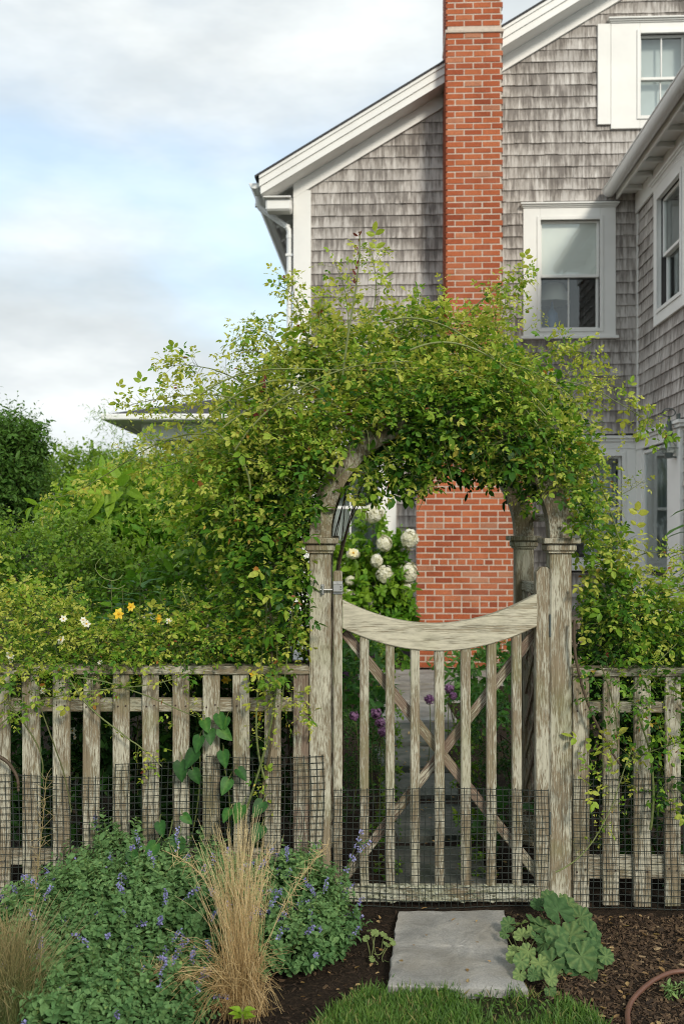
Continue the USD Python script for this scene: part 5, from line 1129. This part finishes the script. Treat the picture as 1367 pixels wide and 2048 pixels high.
where = ('highest of the globes left of the garden path', 'left of its cluster, low beside the dark boxwood', 'topmost of the close trio beside the left path edge', 'middle of the close trio beside the left path edge', 'lowest of the close trio beside the left path edge', 'standing alone over the pale path slabs', 'right of the path beneath the curved rail', 'smaller one just below its neighbour right of the path', 'alone above the left fence rail', 'small one next to the left gate stile', 'small one behind the left diagonal brace')
for (px, py, rp, Y), wh in zip(al_, where):
    t = thing('allium', 'purple globe allium, ' + wh, 'flower'); c = P(px, py, Y); R = rp / F * Y
    v, f, tn = flower_head(c, R, 120, .0075, r, petals=4)
    ic = trimesh.creation.icosphere(1, R * .8); v, f = cat((v, f), (np.array(ic.vertices) + c, np.array(ic.faces)))
    part(t, 'flower_head', (v, f), MATS['petal_purple'], tone=np.r_[tn, np.full(42, .1)])
    part(t, 'stem', tube(spline([c, c * (1, 1, .5) + (r.normal(0, .02), 0, 0), c * (1, 1, 0) + (r.normal(0, .03), .02, 0)], 8), .0028, 5), MATS['stem'], tone=.6)

# --- single flowers above the fence
def daisy(px, py, Y, R, m, label, n=6, name='garden_flower', tilt=None):
    t = thing(name, label, 'flower'); c = P(px, py, Y); u = unit(np.array([r.normal(0, .35), -.8, r.normal(.35, .3)])); a = unit(np.cross(u, UP)); b = np.cross(u, a)
    for k in range(n):
        th = 2 * math.pi * k / n + r.normal(0, .08); ax = a * math.cos(th) + b * math.sin(th) + u * .18
        v, f, tn = leaves(c[None], ax[None], u[None], R * r.uniform(.85, 1.1), .62, -.15, .1, r.uniform(.5, 1))
        part(t, 'petal', (v, f), MATS[m], tone=tn, smooth=True)
    ic = trimesh.creation.icosphere(1, R * .2); part(t, 'center', (np.array(ic.vertices) * (1, 1, 1) + c + u * R * .08, np.array(ic.faces)), MATS['petal_yellow'], tone=.3)
    g0 = np.array([c[0] + r.normal(0, .05), c[1] + .36, c[2] - .30]); part(t, 'stem', tube(spline([c, (c + g0) / 2 + r.normal(0, .02, 3), g0], 10), .002, 5), MATS['stem'], tone=.65)
W_ = 'petal_white'
for px, py, R, lb in ((127, 1238, .026, 'white cosmos flower, left of a pair above the left fence'), (166, 1240, .024, 'white cosmos flower above the fence, upper of two touching blooms'), (173, 1248, .030, 'white cosmos flower above the fence, larger lower of two touching blooms'), (122, 1280, .032, 'white cosmos flower sitting low over the sprays at left'), (20, 1312, .032, 'white cosmos flower at the far left above the fence rail'), (22, 1322, .028, 'white cosmos flower nodding under its neighbour at the far left'), (337, 1242, .022, 'small white flower right of the yellow lily'), (86, 1382, .022, 'small white flower in front of the pickets at left'), (145, 1462, .026, 'white flower seen between the pickets at left'), (150, 1474, .022, 'lower white flower seen between the pickets at left'), (200, 1325, .018, 'tiny white flower resting on the fence rail')):
    daisy(px, py, 4.16 if py < 1400 else 4.5, R * .68, W_, lb)
for px, py, R, Y, lb in ((237, 1228, .026, 4.15, 'yellow lily flower, leftmost above the left fence'), (262, 1214, .022, 4.12, 'small yellow flower just right of the yellow lily'), (318, 1238, .022, 4.15, 'yellow flower, rightmost above the left fence'), (452, 1360, .024, 4.5, 'yellow flower behind the pickets under the left cap rail'), (507, 1348, .018, 4.12, 'orange-yellow flower by the rose stems on the cap rail'), (516, 1432, .024, 4.5, 'yellow flower between the pickets by the rose stems'), (1168, 1300, .022, 4.6, 'yellow flower right of the gate, left of two'), (1178, 1296, .024, 4.6, 'yellow flower right of the gate, right of two')):
    daisy(px, py, Y, R, 'petal_yellow', lb)
daisy(706, 1106, 8.8, .05, 'petal_cream', 'pale yellow flower left of the white hydrangea heads', 7)

# --- lily-like plant with broad leaves above the fence
ll_ = Plant('lily_plant', 'broad-leaved lily plant with curling tips standing above the left fence', 'plant', (0, 0, 0), leafmat='broad_leaf', seed=240)
for k in range(5):
    b = P(225 + 26 * k, 1330, 4.55 + .05 * k); tp = P(225 + 24 * k + r.normal(0, 12), 1165 + r.uniform(-25, 30), 4.5 + .05 * k)
    ll_.cane([b * (1, 1, 0), b, tp], .004, .002, .7, n=16)
    i = np.linspace(.45, 1, 8); p = b + (tp - b) * i[:, None]
    th = np.arange(8) * 2.4 + k; ax = np.stack([np.cos(th), np.sin(th) * .7, np.full(8, .35)], 1)
    ll_.L.append((p, unit(ax), unit(np.stack([-np.cos(th) * .3, -np.sin(th) * .3, np.ones(8)], 1)), r.uniform(.10, .17, 8), np.full(8, .22), np.full(8, .3), np.full(8, .35), np.clip(r.normal(.5, .15, 8), 0, 1)))
for pts in (S((245, 1150), (215, 1160), (192, 1140), (205, 1118), Y=4.5), S((250, 1170), (222, 1178), (200, 1168), (196, 1158), Y=4.5), S((370, 1160), (375, 1210), (380, 1240), (360, 1245), Y=4.3)): ll_.cane(pts, .0022, .0012, 1.0, n=18)
ll_.build(singles=40)
lw = Plant('lance_leaf_plant', 'tall plant with long dark lance leaves at the right edge above the fence', 'plant', (0, 0, 0), leafmat='dark_leaf', seed=241)
for k, (x, y) in enumerate(((1390, 1000), (1375, 1050), (1405, 1090))):
    b = P(1385 + 10 * k, 1330, 4.6); tp = P(x, y, 4.55); lw.cane([b * (1, 1, 0), b, tp], .006, .003, .6, n=16)
    i = np.linspace(.25, 1, 16); p = b + (tp - b) * i[:, None]; th = np.arange(16) * 2.4 + k
    ax = np.stack([np.cos(th), np.sin(th) * .7, np.full(16, .05)], 1)
    lw.L.append((p, unit(ax), unit(np.stack([-np.cos(th) * .2, -np.sin(th) * .2, np.ones(16)], 1)), r.uniform(.10, .19, 16), np.full(16, .22), np.full(16, .3), np.full(16, .4), np.clip(r.normal(.55, .15, 16), 0, 1)))
lw.build(singles=48)

# ------------------------------------------------------------------ big shaped leaves
def grid_leaf(Lf, Wf, width, n=9, m=5, fold=.2, droop=.3, lobe=.0, wave=.0):
    "a leaf blade on a grid, base at the origin, along +x, upper face +z"
    u = np.linspace(0, 1, n); s = np.linspace(-1, 1, m); U, S_ = np.meshgrid(u, s, indexing='ij')
    w = width(U) * Wf / 2
    x = U * Lf - lobe * Lf * np.abs(S_) ** 1.5 * (1 - U) ** 2; y = S_ * w; z = fold * np.abs(y) - droop * Lf * U ** 2 + wave * Wf * np.sin(U * 14) * np.abs(S_) ** 2 * .1
    V = np.stack([x, y, z], -1).reshape(-1, 3); i, j = np.meshgrid(np.arange(n - 1), np.arange(m - 1), indexing='ij'); q = (i * m + j).ravel()
    return V, np.vstack([np.stack([q, q + m, q + m + 1], 1), np.stack([q, q + m + 1, q + 1], 1)])
def place(v, pos, ax, nrm):
    ax = unit(np.asarray(ax, float)); nrm = np.asarray(nrm, float); side = unit(np.cross(nrm, ax)); nr = np.cross(ax, side)
    return pos + v[:, :1] * ax + v[:, 1:2] * side + v[:, 2:3] * nr
heart = lambda U: np.clip(np.sin(np.pi * np.clip(U, 0, 1) ** .62), 0, 1) ** .85 * (1 - .15 * U) + .35 * (1 - U) ** 6
hv = thing('heart_leaf_vine', 'vine with large glossy heart-shaped leaves growing through the left fence and catmint', 'vine')
hl = [(412, 1452, .075), (440, 1444, .075), (452, 1470, .08), (420, 1475, .075), (450, 1448, .06), (448, 1520, .08), (380, 1520, .095), (362, 1545, .095), (395, 1490, .08), (392, 1555, .075), (450, 1575, .08), (475, 1630, .09), (515, 1620, .085), (513, 1670, .09), (300, 1705, .085), (350, 1700, .10), (350, 1750, .125), (300, 1740, .07), (375, 1640, .06), (322, 1660, .07), (265, 1720, .07), (485, 1550, .07), (452, 1632, .07), (360, 1790, .08)]
rh = np.random.default_rng(55)
for (px, py, L) in hl:
    L *= .88; Y = 4.12 if py < 1600 else (3.86 if py > 1680 and px < 420 else 4.05); c = P(px, py, Y)
    ax = unit(np.array([rh.normal(0, .45), -.35 + rh.normal(0, .2), -.75])); nr = unit(np.array([rh.normal(0, .3), -1.0, .6]))
    v, f = grid_leaf(L, L * .78, heart, 10, 5, .22, .18, .14, .2); v = place(v, c - ax * L * .5, ax, nr)
    sv = np.tile(np.abs(np.linspace(-1, 1, 5)), 10); tv = np.where(sv < .1, .28, np.where(sv < .7, 0, -.06)); lf = part(hv, 'leaf', (v, f), MATS['broad_leaf'], tone=np.clip(rh.normal(.34, .17) + tv + rh.normal(0, .03, 50), 0, 1), smooth=True)
    part(lf, 'stalk', tube(spline([c - ax * L * .45, c - ax * L * .8 + (0, .03, .0), c - ax * L * 1.2 + (rh.normal(0, .02), .07, -.03)], 7), .0016, 5), MATS['stem'], tone=.8)
for pts in (S((440, 1760), (460, 1620), (440, 1500), (420, 1440), Y=4.22), S((350, 1790), (390, 1640), (400, 1520), (395, 1470), Y=4.22), S((300, 1760), (330, 1700), (345, 1640), Y=3.9)): part(hv, 'stem', tube(spline(pts, 16), .003, 6), MATS['stem'], tone=.65)

def round_leaf(R, lobes=9, seed=0, depth=.10, cup=.18, pleat=.05):
    "a rounded lobed leaf, pleated from the stalk, stalk notch at -x"
    rq = np.random.default_rng(seed); n = lobes * 6; th = np.linspace(-math.pi * .93, math.pi * .93, n + 1)
    rad = R * (1 - depth * (1 - np.abs(np.cos(th / (2 * math.pi * .93) * lobes * math.pi))) ** 1.2) * (.86 + .14 * np.cos(th / 2)) * (1 + .025 * np.sin(th * lobes * 5)) * (1 + rq.normal(0, .015, n + 1))
    V = [(0, 0, 0)]; ring = [.3, .65, 1.0]
    for q in ring:
        z = cup * R * q ** 1.6 * (.7 + .5 * np.sin(2 * th + seed)) * .6 + pleat * R * q * np.cos(th / (math.pi * .93) * lobes * math.pi)
        V += list(np.stack([rad * q * np.cos(th), rad * q * np.sin(th), z], 1))
    k = n + 1; Fc = [(0, 1 + i, 2 + i) for i in range(n)]
    for a in range(2):
        for i in range(n): b = 1 + a * k + i; Fc += [(b, b + k, b + k + 1), (b, b + k + 1, b + 1)]
    return np.array(V), np.array(Fc)
def mantle(name, label, spots, seed, tone0, category='plant'):
    t = thing(name, label, category); q = np.random.default_rng(seed); base = np.mean([Gd(px, 1920 if py < 1950 else 1960) for px, py, *_ in spots], 0)
    for k, (px, py, R, Y) in enumerate(spots):
        c = P(px, py, Y); R = R / F * Y * .84; c = c + q.normal(0, .008, 3)
        out = unit(np.array([(c - base)[0], (c - base)[1] * .5, 0]) + 1e-6); ax = unit(out + q.normal(0, .25, 3) * (1, 1, .2) - UP * .35); nr = unit(np.array([q.normal(0, .38), -.62 + q.normal(0, .28), .8 + q.normal(0, .15)]) + out * .35)
        lob = int(q.integers(7, 10)); v, f = round_leaf(R, lob, k, .13, .20, .06); rv = np.hypot(v[:, 0], v[:, 1]) / R; tv = .16 * np.cos(np.arctan2(v[:, 1], v[:, 0]) / (math.pi * .93) * lob * math.pi) * np.clip(rv * 1.6, 0, 1) + .14 * (1 - rv); v = place(v, c, ax - nr * (ax @ nr), nr)
        lf = part(t, 'leaf', (v, f), MATS['mantle_leaf'], tone=np.clip(q.normal(tone0, .17) + tv, 0, 1), smooth=True)
        g = np.array([base[0] + q.normal(0, .03), base[1] + q.normal(0, .03), 0]); part(lf, 'stalk', tube(spline([c - nr * .004, (c * .6 + g * .4) - nr * .03, g], 9), .0018, 5), MATS['stem'], tone=.85)
mantle('ladys_mantle', 'blue-green lobed mound of large soft round leaves right of the stone slab', [(x - 8, y + 10, R, Y) for x, y, R, Y in [(1125, 1815, 44, 3.85), (1090, 1850, 32, 3.80), (1150, 1850, 36, 3.72), (1185, 1855, 34, 3.74), (1195, 1905, 38, 3.62), (1160, 1905, 40, 3.55), (1105, 1910, 38, 3.58), (1075, 1830, 26, 3.85), (1140, 1795, 30, 3.95), (1180, 1885, 30, 3.62), (1125, 1870, 36, 3.66), (1205, 1870, 26, 3.70), (1095, 1880, 30, 3.66), (1150, 1930, 26, 3.55), (1185, 1935, 24, 3.55), (1215, 1900, 22, 3.62), (1125, 1940, 20, 3.55), (1080, 1805, 22, 3.92), (1170, 1825, 30, 3.86), (1108, 1785, 22, 3.96), (1150, 1880, 36, 3.60)]], 61, .42)
mantle('ladys_mantle', 'light green smaller-leaved mound overlapping the right edge of the stone slab', [(1020, 1845, 20, 3.85), (1045, 1850, 20, 3.8), (1040, 1875, 22, 3.72), (1065, 1885, 20, 3.66), (1030, 1895, 20, 3.66), (1060, 1910, 22, 3.56), (1080, 1925, 22, 3.52), (1045, 1930, 22, 3.5), (1070, 1945, 22, 3.46), (1095, 1945, 20, 3.46), (1035, 1950, 18, 3.46), (1090, 1965, 20, 3.42), (1015, 1870, 16, 3.75), (1055, 1865, 18, 3.74), (1100, 1975, 16, 3.40), (1060, 1960, 16, 3.42), (1020, 1915, 16, 3.56)], 62, .66)
mantle('ladys_mantle', 'tiny light green seedling in the dark soil left of the stone slab', [(765, 1870, 14, 3.82), (750, 1862, 12, 3.84), (745, 1874, 11, 3.80), (780, 1880, 12, 3.76), (770, 1888, 11, 3.72), (735, 1880, 10, 3.78), (738, 1915, 8, 3.68)], 63, .85, 'seedling')
wd = thing('weed_seedling', 'bright yellow-green weed in front of the tan feather grass', 'weed')
for k in range(9):
    c = P(484 + 4 * math.cos(k * 2.4), 2030 + 2 * k - 10, 3.15); th = k * 2.4
    v, f = grid_leaf(.038, .022, heart, 6, 5, .25, .25); v = place(v, c, (math.cos(th), -.3 + .4 * math.sin(th), .35), (0, -.4, 1)); part(wd, 'leaf', (v, f), MATS['bright_leaf'], tone=.9, smooth=True)
part(wd, 'stem', tube([P(484, 2075, 3.15), P(484, 2015, 3.15)], .0016, 5), MATS['stem'], tone=.9)

# ------------------------------------------------------------------ catmint, feather grass, lawn, mulch
def catmint(label, spots, seed, n_spike, lift=.0):
    p = Plant('catmint', label, 'catmint', (0, 0, 0), leafmat='mint_leaf', seed=seed); q = p.r
    base, d, tone = [], [], []
    for (px, gy_, rx, ry, h, n) in spots:
        c = Gd(px, gy_); u = q.normal(size=(n, 2)); u /= np.maximum(1e-6, np.linalg.norm(u, axis=1, keepdims=True)); rad = np.sqrt(q.random(n))[:, None]
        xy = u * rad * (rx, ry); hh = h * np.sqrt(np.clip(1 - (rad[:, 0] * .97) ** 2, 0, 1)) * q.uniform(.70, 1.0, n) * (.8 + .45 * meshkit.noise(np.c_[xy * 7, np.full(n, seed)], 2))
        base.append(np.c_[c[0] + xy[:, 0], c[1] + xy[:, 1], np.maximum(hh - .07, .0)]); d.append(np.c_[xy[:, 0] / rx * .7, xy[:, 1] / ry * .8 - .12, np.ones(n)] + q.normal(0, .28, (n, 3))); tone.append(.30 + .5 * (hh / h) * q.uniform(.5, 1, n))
    base, d, tone = np.vstack(base), np.vstack(d), np.concatenate(tone)
    p.sprigs(base, unit(d), tone, length=(.07, .15), nodes=8, leaf=.028, style='opp', droop=.15, wild=.2, wr=.66, spread=62, up=.75, jit=.10, tip=.10, fold=.35, ldroop=.3, autumn=.006, clear=False, twig=.0012)
    idx = q.choice(len(base), n_spike, replace=False)
    sp, dirs = sprig_paths(base[idx] + unit(d[idx]) * .06, unit(d[idx] + q.normal(0, .2, (n_spike, 3))), q.uniform(.06, .13, n_spike), 9, q, .25, .3)
    P_, A_, N_, T_, L_ = [], [], [], [], []
    for k in range(2, 9):
        for m in range(8):
            a = unit(q.normal(size=(n_spike, 3)) + dirs[:, k] * .3); ok = q.random(n_spike) < .75
            P_.append((sp[:, k] + a * .003)[ok]); A_.append(a[ok]); N_.append(unit(q.normal(size=(ok.sum(), 3)) + UP)); T_.append(np.clip(q.normal(.55, .22, ok.sum()), 0, 1)); L_.append(q.uniform(.006, .0105, ok.sum()))
    v, f, t = leaves(np.vstack(P_), np.vstack(A_), np.vstack(N_), np.concatenate(L_), .75, .2, .2, np.concatenate(T_))
    p.tw.append((twig_mesh(sp, .0011), .55))
    p.build(singles=60); part(p.t, 'flowers', (v, f), MATS['petal_blue'], tone=t, kind='stuff')
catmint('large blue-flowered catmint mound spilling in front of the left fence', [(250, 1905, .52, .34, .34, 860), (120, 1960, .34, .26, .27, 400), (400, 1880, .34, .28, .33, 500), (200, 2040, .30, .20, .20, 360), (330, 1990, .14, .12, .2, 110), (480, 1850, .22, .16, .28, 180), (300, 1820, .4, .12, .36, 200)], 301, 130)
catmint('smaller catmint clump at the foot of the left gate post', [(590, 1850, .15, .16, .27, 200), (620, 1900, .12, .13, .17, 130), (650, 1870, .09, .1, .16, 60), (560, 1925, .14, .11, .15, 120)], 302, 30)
sl = Plant('catmint', 'single leggy catmint stem with lavender flowers leaning across the gate', 'catmint', (0, 0, 0), leafmat='mint_leaf', seed=303)
PP, AA, TT = [], [], []
for pts in (S((640, 1860), (672, 1780), (700, 1720), (722, 1665), Y=4.02), S((650, 1850), (690, 1750), (720, 1700), (738, 1685), Y=4.0), S((655, 1860), (680, 1830), (700, 1830), (722, 1835), Y=3.95)):
    sl.cane(pts, .0018, .001, .55, leafy=14, leaf=.02, style='opp', ltone=.45, sprig=(.01, .03), nodes=3, n=22, clear=False)
    p = spline(pts, 30)
    for k in (14, 18, 22, 25, 27, 29):
        u = unit(rng.normal(size=(12, 3))); PP.append(p[k] + u * .004); AA.append(u); TT.append(rng.uniform(.5, 1, 12))
v, f, t = leaves(np.vstack(PP), np.vstack(AA), unit(rng.normal(size=(len(PP) * 12, 3))), .009, .75, .2, .2, np.concatenate(TT))
sl.build(); part(sl.t, 'flowers', (v, f), MATS['petal_blue'], tone=t, kind='stuff')

def tuft(label, base, n, reach, m, seed, spread=.10, foot=.05, skirt=0, skirt_r=.28, tone=(.3, .9), lean=(0, 0), stray=()):
    t = thing('feather_grass', label, 'ornamental grass'); q = np.random.default_rng(seed); base = np.asarray(base, float)
    def strands(n, tip_fn, name, rad, tn, K=9, arch=.0):
        a = np.c_[base[0] + q.normal(0, foot, n), base[1] + q.normal(0, foot * .8, n), np.zeros(n)]; b = tip_fn(n); tt = np.linspace(0, 1, K)[None, :, None]
        mid = a * .5 + b * .5; mid[:, :2] = a[:, :2] * .72 + b[:, :2] * .28; mid[:, 2] += arch * q.uniform(.35, 1.35, n) + q.normal(0, .015, n)
        p = (1 - tt) ** 2 * a[:, None] + 2 * tt * (1 - tt) * mid[:, None] + tt ** 2 * b[:, None]
        p += np.cumsum(q.normal(0, .0022, p.shape), 1); p[:, -2:] += (q.normal(0, .012, (n, 1, 3)) - (0, 0, .006)) * np.array([.4, 1.0])[None, :, None]
        v, f = twig_mesh(p, rad * q.uniform(.6, 1.3, n)); k = np.tile(np.repeat(np.linspace(0, 1, K), 3), n)
        part(t, name, (v, f), MATS[m], tone=np.clip(np.repeat(q.normal(0, .13, n), K * 3) + tn[0] + (tn[1] - tn[0]) * k, 0, 1), kind='stuff')
    def tips(n):
        u = q.normal(size=(n, 2)) * spread; h = reach * np.clip(1.05 - np.abs(q.normal(0, .36, n)), .30, 1.08)
        return np.c_[base[0] + lean[0] + u[:, 0], base[1] + lean[1] + u[:, 1] * .8, h]
    strands(n, tips, 'plumes', .00092, tone)
    strands(n // 4, lambda k: tips(k) * (1, 1, .8) + np.c_[q.normal(0, .075, k), q.normal(0, .06, k), np.zeros(k)], 'loose_plumes', .0008, tone, arch=.10)
    if skirt:
        def low(n):
            th = q.uniform(0, 6.28, n); rr_ = skirt_r * q.uniform(.25, 1.1, n) * (.75 + .35 * np.cos(th - 2.7)); return np.c_[base[0] + np.cos(th) * rr_, base[1] + np.sin(th) * rr_ * .8, q.uniform(.0, .20, n)]
        strands(skirt, low, 'skirt', .0009, (tone[0] * .8, tone[0] + .25), arch=.16)
    for k, pts in enumerate(stray):
        p = spline(pts, 26); w = [tube(p, np.linspace(.0016, .0009, 26), 4)]
        for i in range(12, 26):
            for _ in range(5):
                d = unit(p[min(i + 1, 25)] - p[i - 1] + q.normal(0, .25, 3)); w.append(tube([p[i], p[i] + d * .02, p[i] + d * .045 + q.normal(0, .004, 3)], [.0008, .0008, .0004], 3, cap=False))
        part(t, 'plume', cat(*w), MATS[m], tone=.82)
tuft('tall tan feather grass tuft standing in front of the catmint', Gd(484, 2032), 270, .64, 'straw', 401, .062, .026, 460, .27, (.36, 1.0), (-.022, .02), stray=(
    S((500, 1960), (400, 1935), (300, 1945), (175, 1992), Y=3.3), S((490, 1960), (360, 1945), (250, 1985), (185, 2015), Y=3.25), S((500, 1960), (560, 1830), (610, 1745), (655, 1690), Y=3.5), S((470, 1950), (430, 1800), (380, 1730), (345, 1710), Y=3.45), S((475, 1950), (520, 1800), (535, 1700), Y=3.4), S((470, 1990), (400, 1960), (330, 1940), (290, 1942), Y=3.25)))
tuft('green and straw feather grass tuft cut by the lower left corner', P(18, 2110, 3.12) * (1, 1, 0), 520, .40, 'green_straw', 402, .085, .045, 260, .20, (.12, .78), (.01, .02), stray=(S((20, 2040), (60, 1850), (80, 1700), (92, 1560), Y=3.5), S((10, 2040), (-10, 1850), (-20, 1700), Y=3.4)))

# --- lawn blades
q = np.random.default_rng(77)
bx0, by0, bx1, by1 = LAWN.bounds; N = 42000
xy = np.c_[q.uniform(bx0 - .03, bx1 + .03, N), q.uniform(by0, by1 + .03, N)]
edge = LAWN.buffer(-.02 ); from shapely import points as spts, distance as sdist
dd = sdist(LAWN.buffer(.01), spts(xy)); nz = meshkit.fbm(np.c_[xy * 6, np.zeros(N)], 3, 4)
dry = np.exp(-(((xy[:, 0] - Gd(1090, 1995)[0]) / .10) ** 2 + ((xy[:, 1] - Gd(1090, 1995)[1]) / .05) ** 2))
k = (dd < .022 * q.random(N)) & (q.random(N) < np.clip((nz - .30) * 3.4, .06, .9)) & (q.random(N) > dry * .85)
slabp = Polygon(SLAB).buffer(-.012); k &= ~cxy(slabp, xy[:, 0], xy[:, 1])
xy = xy[k]; n = len(xy)
pos = np.c_[xy, gz(xy[:, 0], xy[:, 1]) + .004]; ax = np.c_[q.normal(0, .38, n), q.normal(-.05, .38, n), np.ones(n)]
nr = unit(np.c_[q.normal(size=n), q.normal(size=n) - .6, np.full(n, .25)]); nr = unit(nr - unit(ax) * (nr * unit(ax)).sum(1, keepdims=True))
tn = np.clip(q.normal(.48, .16, n) + (nz[k] - .5) * .6, 0, .85); tn = np.where(q.random(n) < .10 + .5 * dry[k], q.uniform(.88, 1, n), tn)
v, f, t = leaves(pos, ax, nr, np.where(q.random(n) < .10, q.uniform(.035, .06, n), np.abs(q.normal(.020, .010, n)) + .010), .085, .2, .45, tn)
part(lawn, 'grass_blades', (v, f), MATS['grass_blade'], tone=t, kind='stuff')
# clover-like small leaves in the turf
n = 500; xy = np.c_[q.uniform(bx0, bx1, n * 4), q.uniform(by0, by1, n * 4)]; xy = xy[cxy(LAWN, xy[:, 0], xy[:, 1])][:n]; n = len(xy)
th = q.uniform(0, 6.28, n); v, f, t = leaves(np.c_[xy, gz(*xy.T) + q.uniform(.01, .035, n)], np.c_[np.cos(th), np.sin(th), q.normal(0, .25, n)], np.c_[q.normal(0, .2, (n, 2)), np.ones(n)], q.uniform(.010, .02, n), .8, .2, .1, q.uniform(.45, .8, n))
part(lawn, 'clover', (v, f), MATS['grass_blade'], tone=t, kind='stuff')

# --- bark mulch, crumbs, fallen leaves
def chips(name, n, region, size, tones, seed, lift=.004, flat=.35):
    q = np.random.default_rng(seed); b = region.bounds; xy = np.c_[q.uniform(b[0], b[2], n * 3), q.uniform(b[1], b[3], n * 3)]
    xy = xy[cxy(region, xy[:, 0], xy[:, 1])][:n]; n = len(xy)
    L = np.abs(q.normal(size[0], size[0] * .6, n)) + .003; Wd = L * q.uniform(.12, .5, n); H = Wd * q.uniform(.3, .7, n)
    th = q.uniform(0, 6.28, n); a = unit(np.c_[np.cos(th), np.sin(th), q.normal(0, flat, n)]); s = unit(np.cross(a, UP + q.normal(0, .3, (n, 3)))); u = np.cross(s, a)
    c = np.c_[xy, gz(xy[:, 0], xy[:, 1]) + H * .3 + lift * q.random(n)]
    sg = np.array(list(np.ndindex(2, 2, 2))) * 2.0 - 1; jit = 1 + q.normal(0, .22, (n, 8, 3)); jit[:, :4, 1:] *= q.uniform(.2, 1, n)[:, None, None]
    o = sg[None] * jit * np.stack([L, Wd, H], 1)[:, None] / 2
    V = c[:, None] + o[..., :1] * a[:, None] + o[..., 1:2] * s[:, None] + o[..., 2:3] * u[:, None]
    Fc = (_BF[None] + 8 * np.arange(n)[:, None, None]).reshape(-1, 3)
    m = part(None, name, (V.reshape(-1, 3), Fc), MATS['bark'], tone=np.repeat(np.clip(q.normal(tones[0], tones[1], n), 0, 1), 8)); return m
slab_hole = Polygon(SLAB).buffer(.008)
right = Polygon([Gd(x, y)[:2] for x, y in ((1060, 1985), (1010, 1826), (1100, 1822), (1700, 1822), (1700, 2130), (1225, 2130), (1215, 2050), (1170, 2008))]).difference(slab_hole)
left = Polygon([Gd(x, y)[:2] for x, y in ((560, 2130), (610, 2040), (700, 1985), (768, 1972), (790, 1895), (797, 1822), (560, 1822), (-300, 1822), (-300, 2130))]).difference(slab_hole)
tag(chips('bark_mulch', 15000, right, (.0105,), (.42, .25), 501), 'brown shredded bark mulch covering the bed right of the slab', 'mulch', kind='stuff')
tag(chips('soil_crumbs', 5200, left, (.009,), (.13, .20), 502, .003, .6), 'dark crumbly soil and bits of bark left of the slab', 'soil', kind='stuff')
behind = Polygon([(-2.5, 4.3), (-.05, 4.3), (.15, 9), (-2.5, 9)]).union(Polygon([(.95, 4.3), (2.6, 4.3), (2.6, 8), (1.2, 8)]))
tag(chips('leaf_litter', 2600, behind, (.02,), (.18, .2), 503), 'dark leaf litter in the shaded beds behind the fence', 'leaf litter', kind='stuff')
fl_ = Plant('fallen_leaves', 'scattered brown fallen leaves on the soil, slab and mulch', 'leaves', (0, 0, 0), leafmat='straw', seed=520)
n = 150; both = left.union(right).union(Polygon(SLAB)); b = both.bounds; xy = np.c_[q.uniform(-.2, 1.3, n * 6), q.uniform(3.1, 4.1, n * 6)]; xy = xy[cxy(both, xy[:, 0], xy[:, 1])][:n]; xy = np.vstack([xy, np.c_[q.normal(.5, .16, 70), q.uniform(4.35, 8.0, 70)]]); n = len(xy); th = q.uniform(0, 6.28, n)
onslab = cxy(Polygon(SLAB).buffer(.02), xy[:, 0], xy[:, 1]) | (xy[:, 1] > 4.3); kk = ~onslab | (xy[:, 1] > 4.3) | (q.random(n) < .4); xy, th, onslab = xy[kk], th[kk], onslab[kk]; n = len(xy)
fl_.L.append((np.c_[xy, np.where(onslab, .031, gz(*xy.T) + .012)], np.c_[np.cos(th), np.sin(th), q.normal(0, .12, n)], unit(np.c_[q.normal(0, .3, (n, 2)), np.ones(n)]), q.uniform(.012, .032, n), np.full(n, .5), np.full(n, .6), np.full(n, -.2), q.uniform(.1, .6, n)))
fl_.build(singles=60, leaf_name='leaf')
# silver twig at the right edge
tw = Plant('silver_sprig', 'pale silver-green sprig lying on the mulch at the right edge', 'plant', (0, 0, 0), leafmat='mint_leaf', seed=530)
tw.cane([Gd(1420, 1960, .05), Gd(1370, 1972, .035), Gd(1335, 1978, .03)], .002, .001, .9, leafy=46, leaf=.02, style='opp', ltone=.95, sprig=(.012, .03), nodes=4, wr=.3, clear=False)
tw.build()
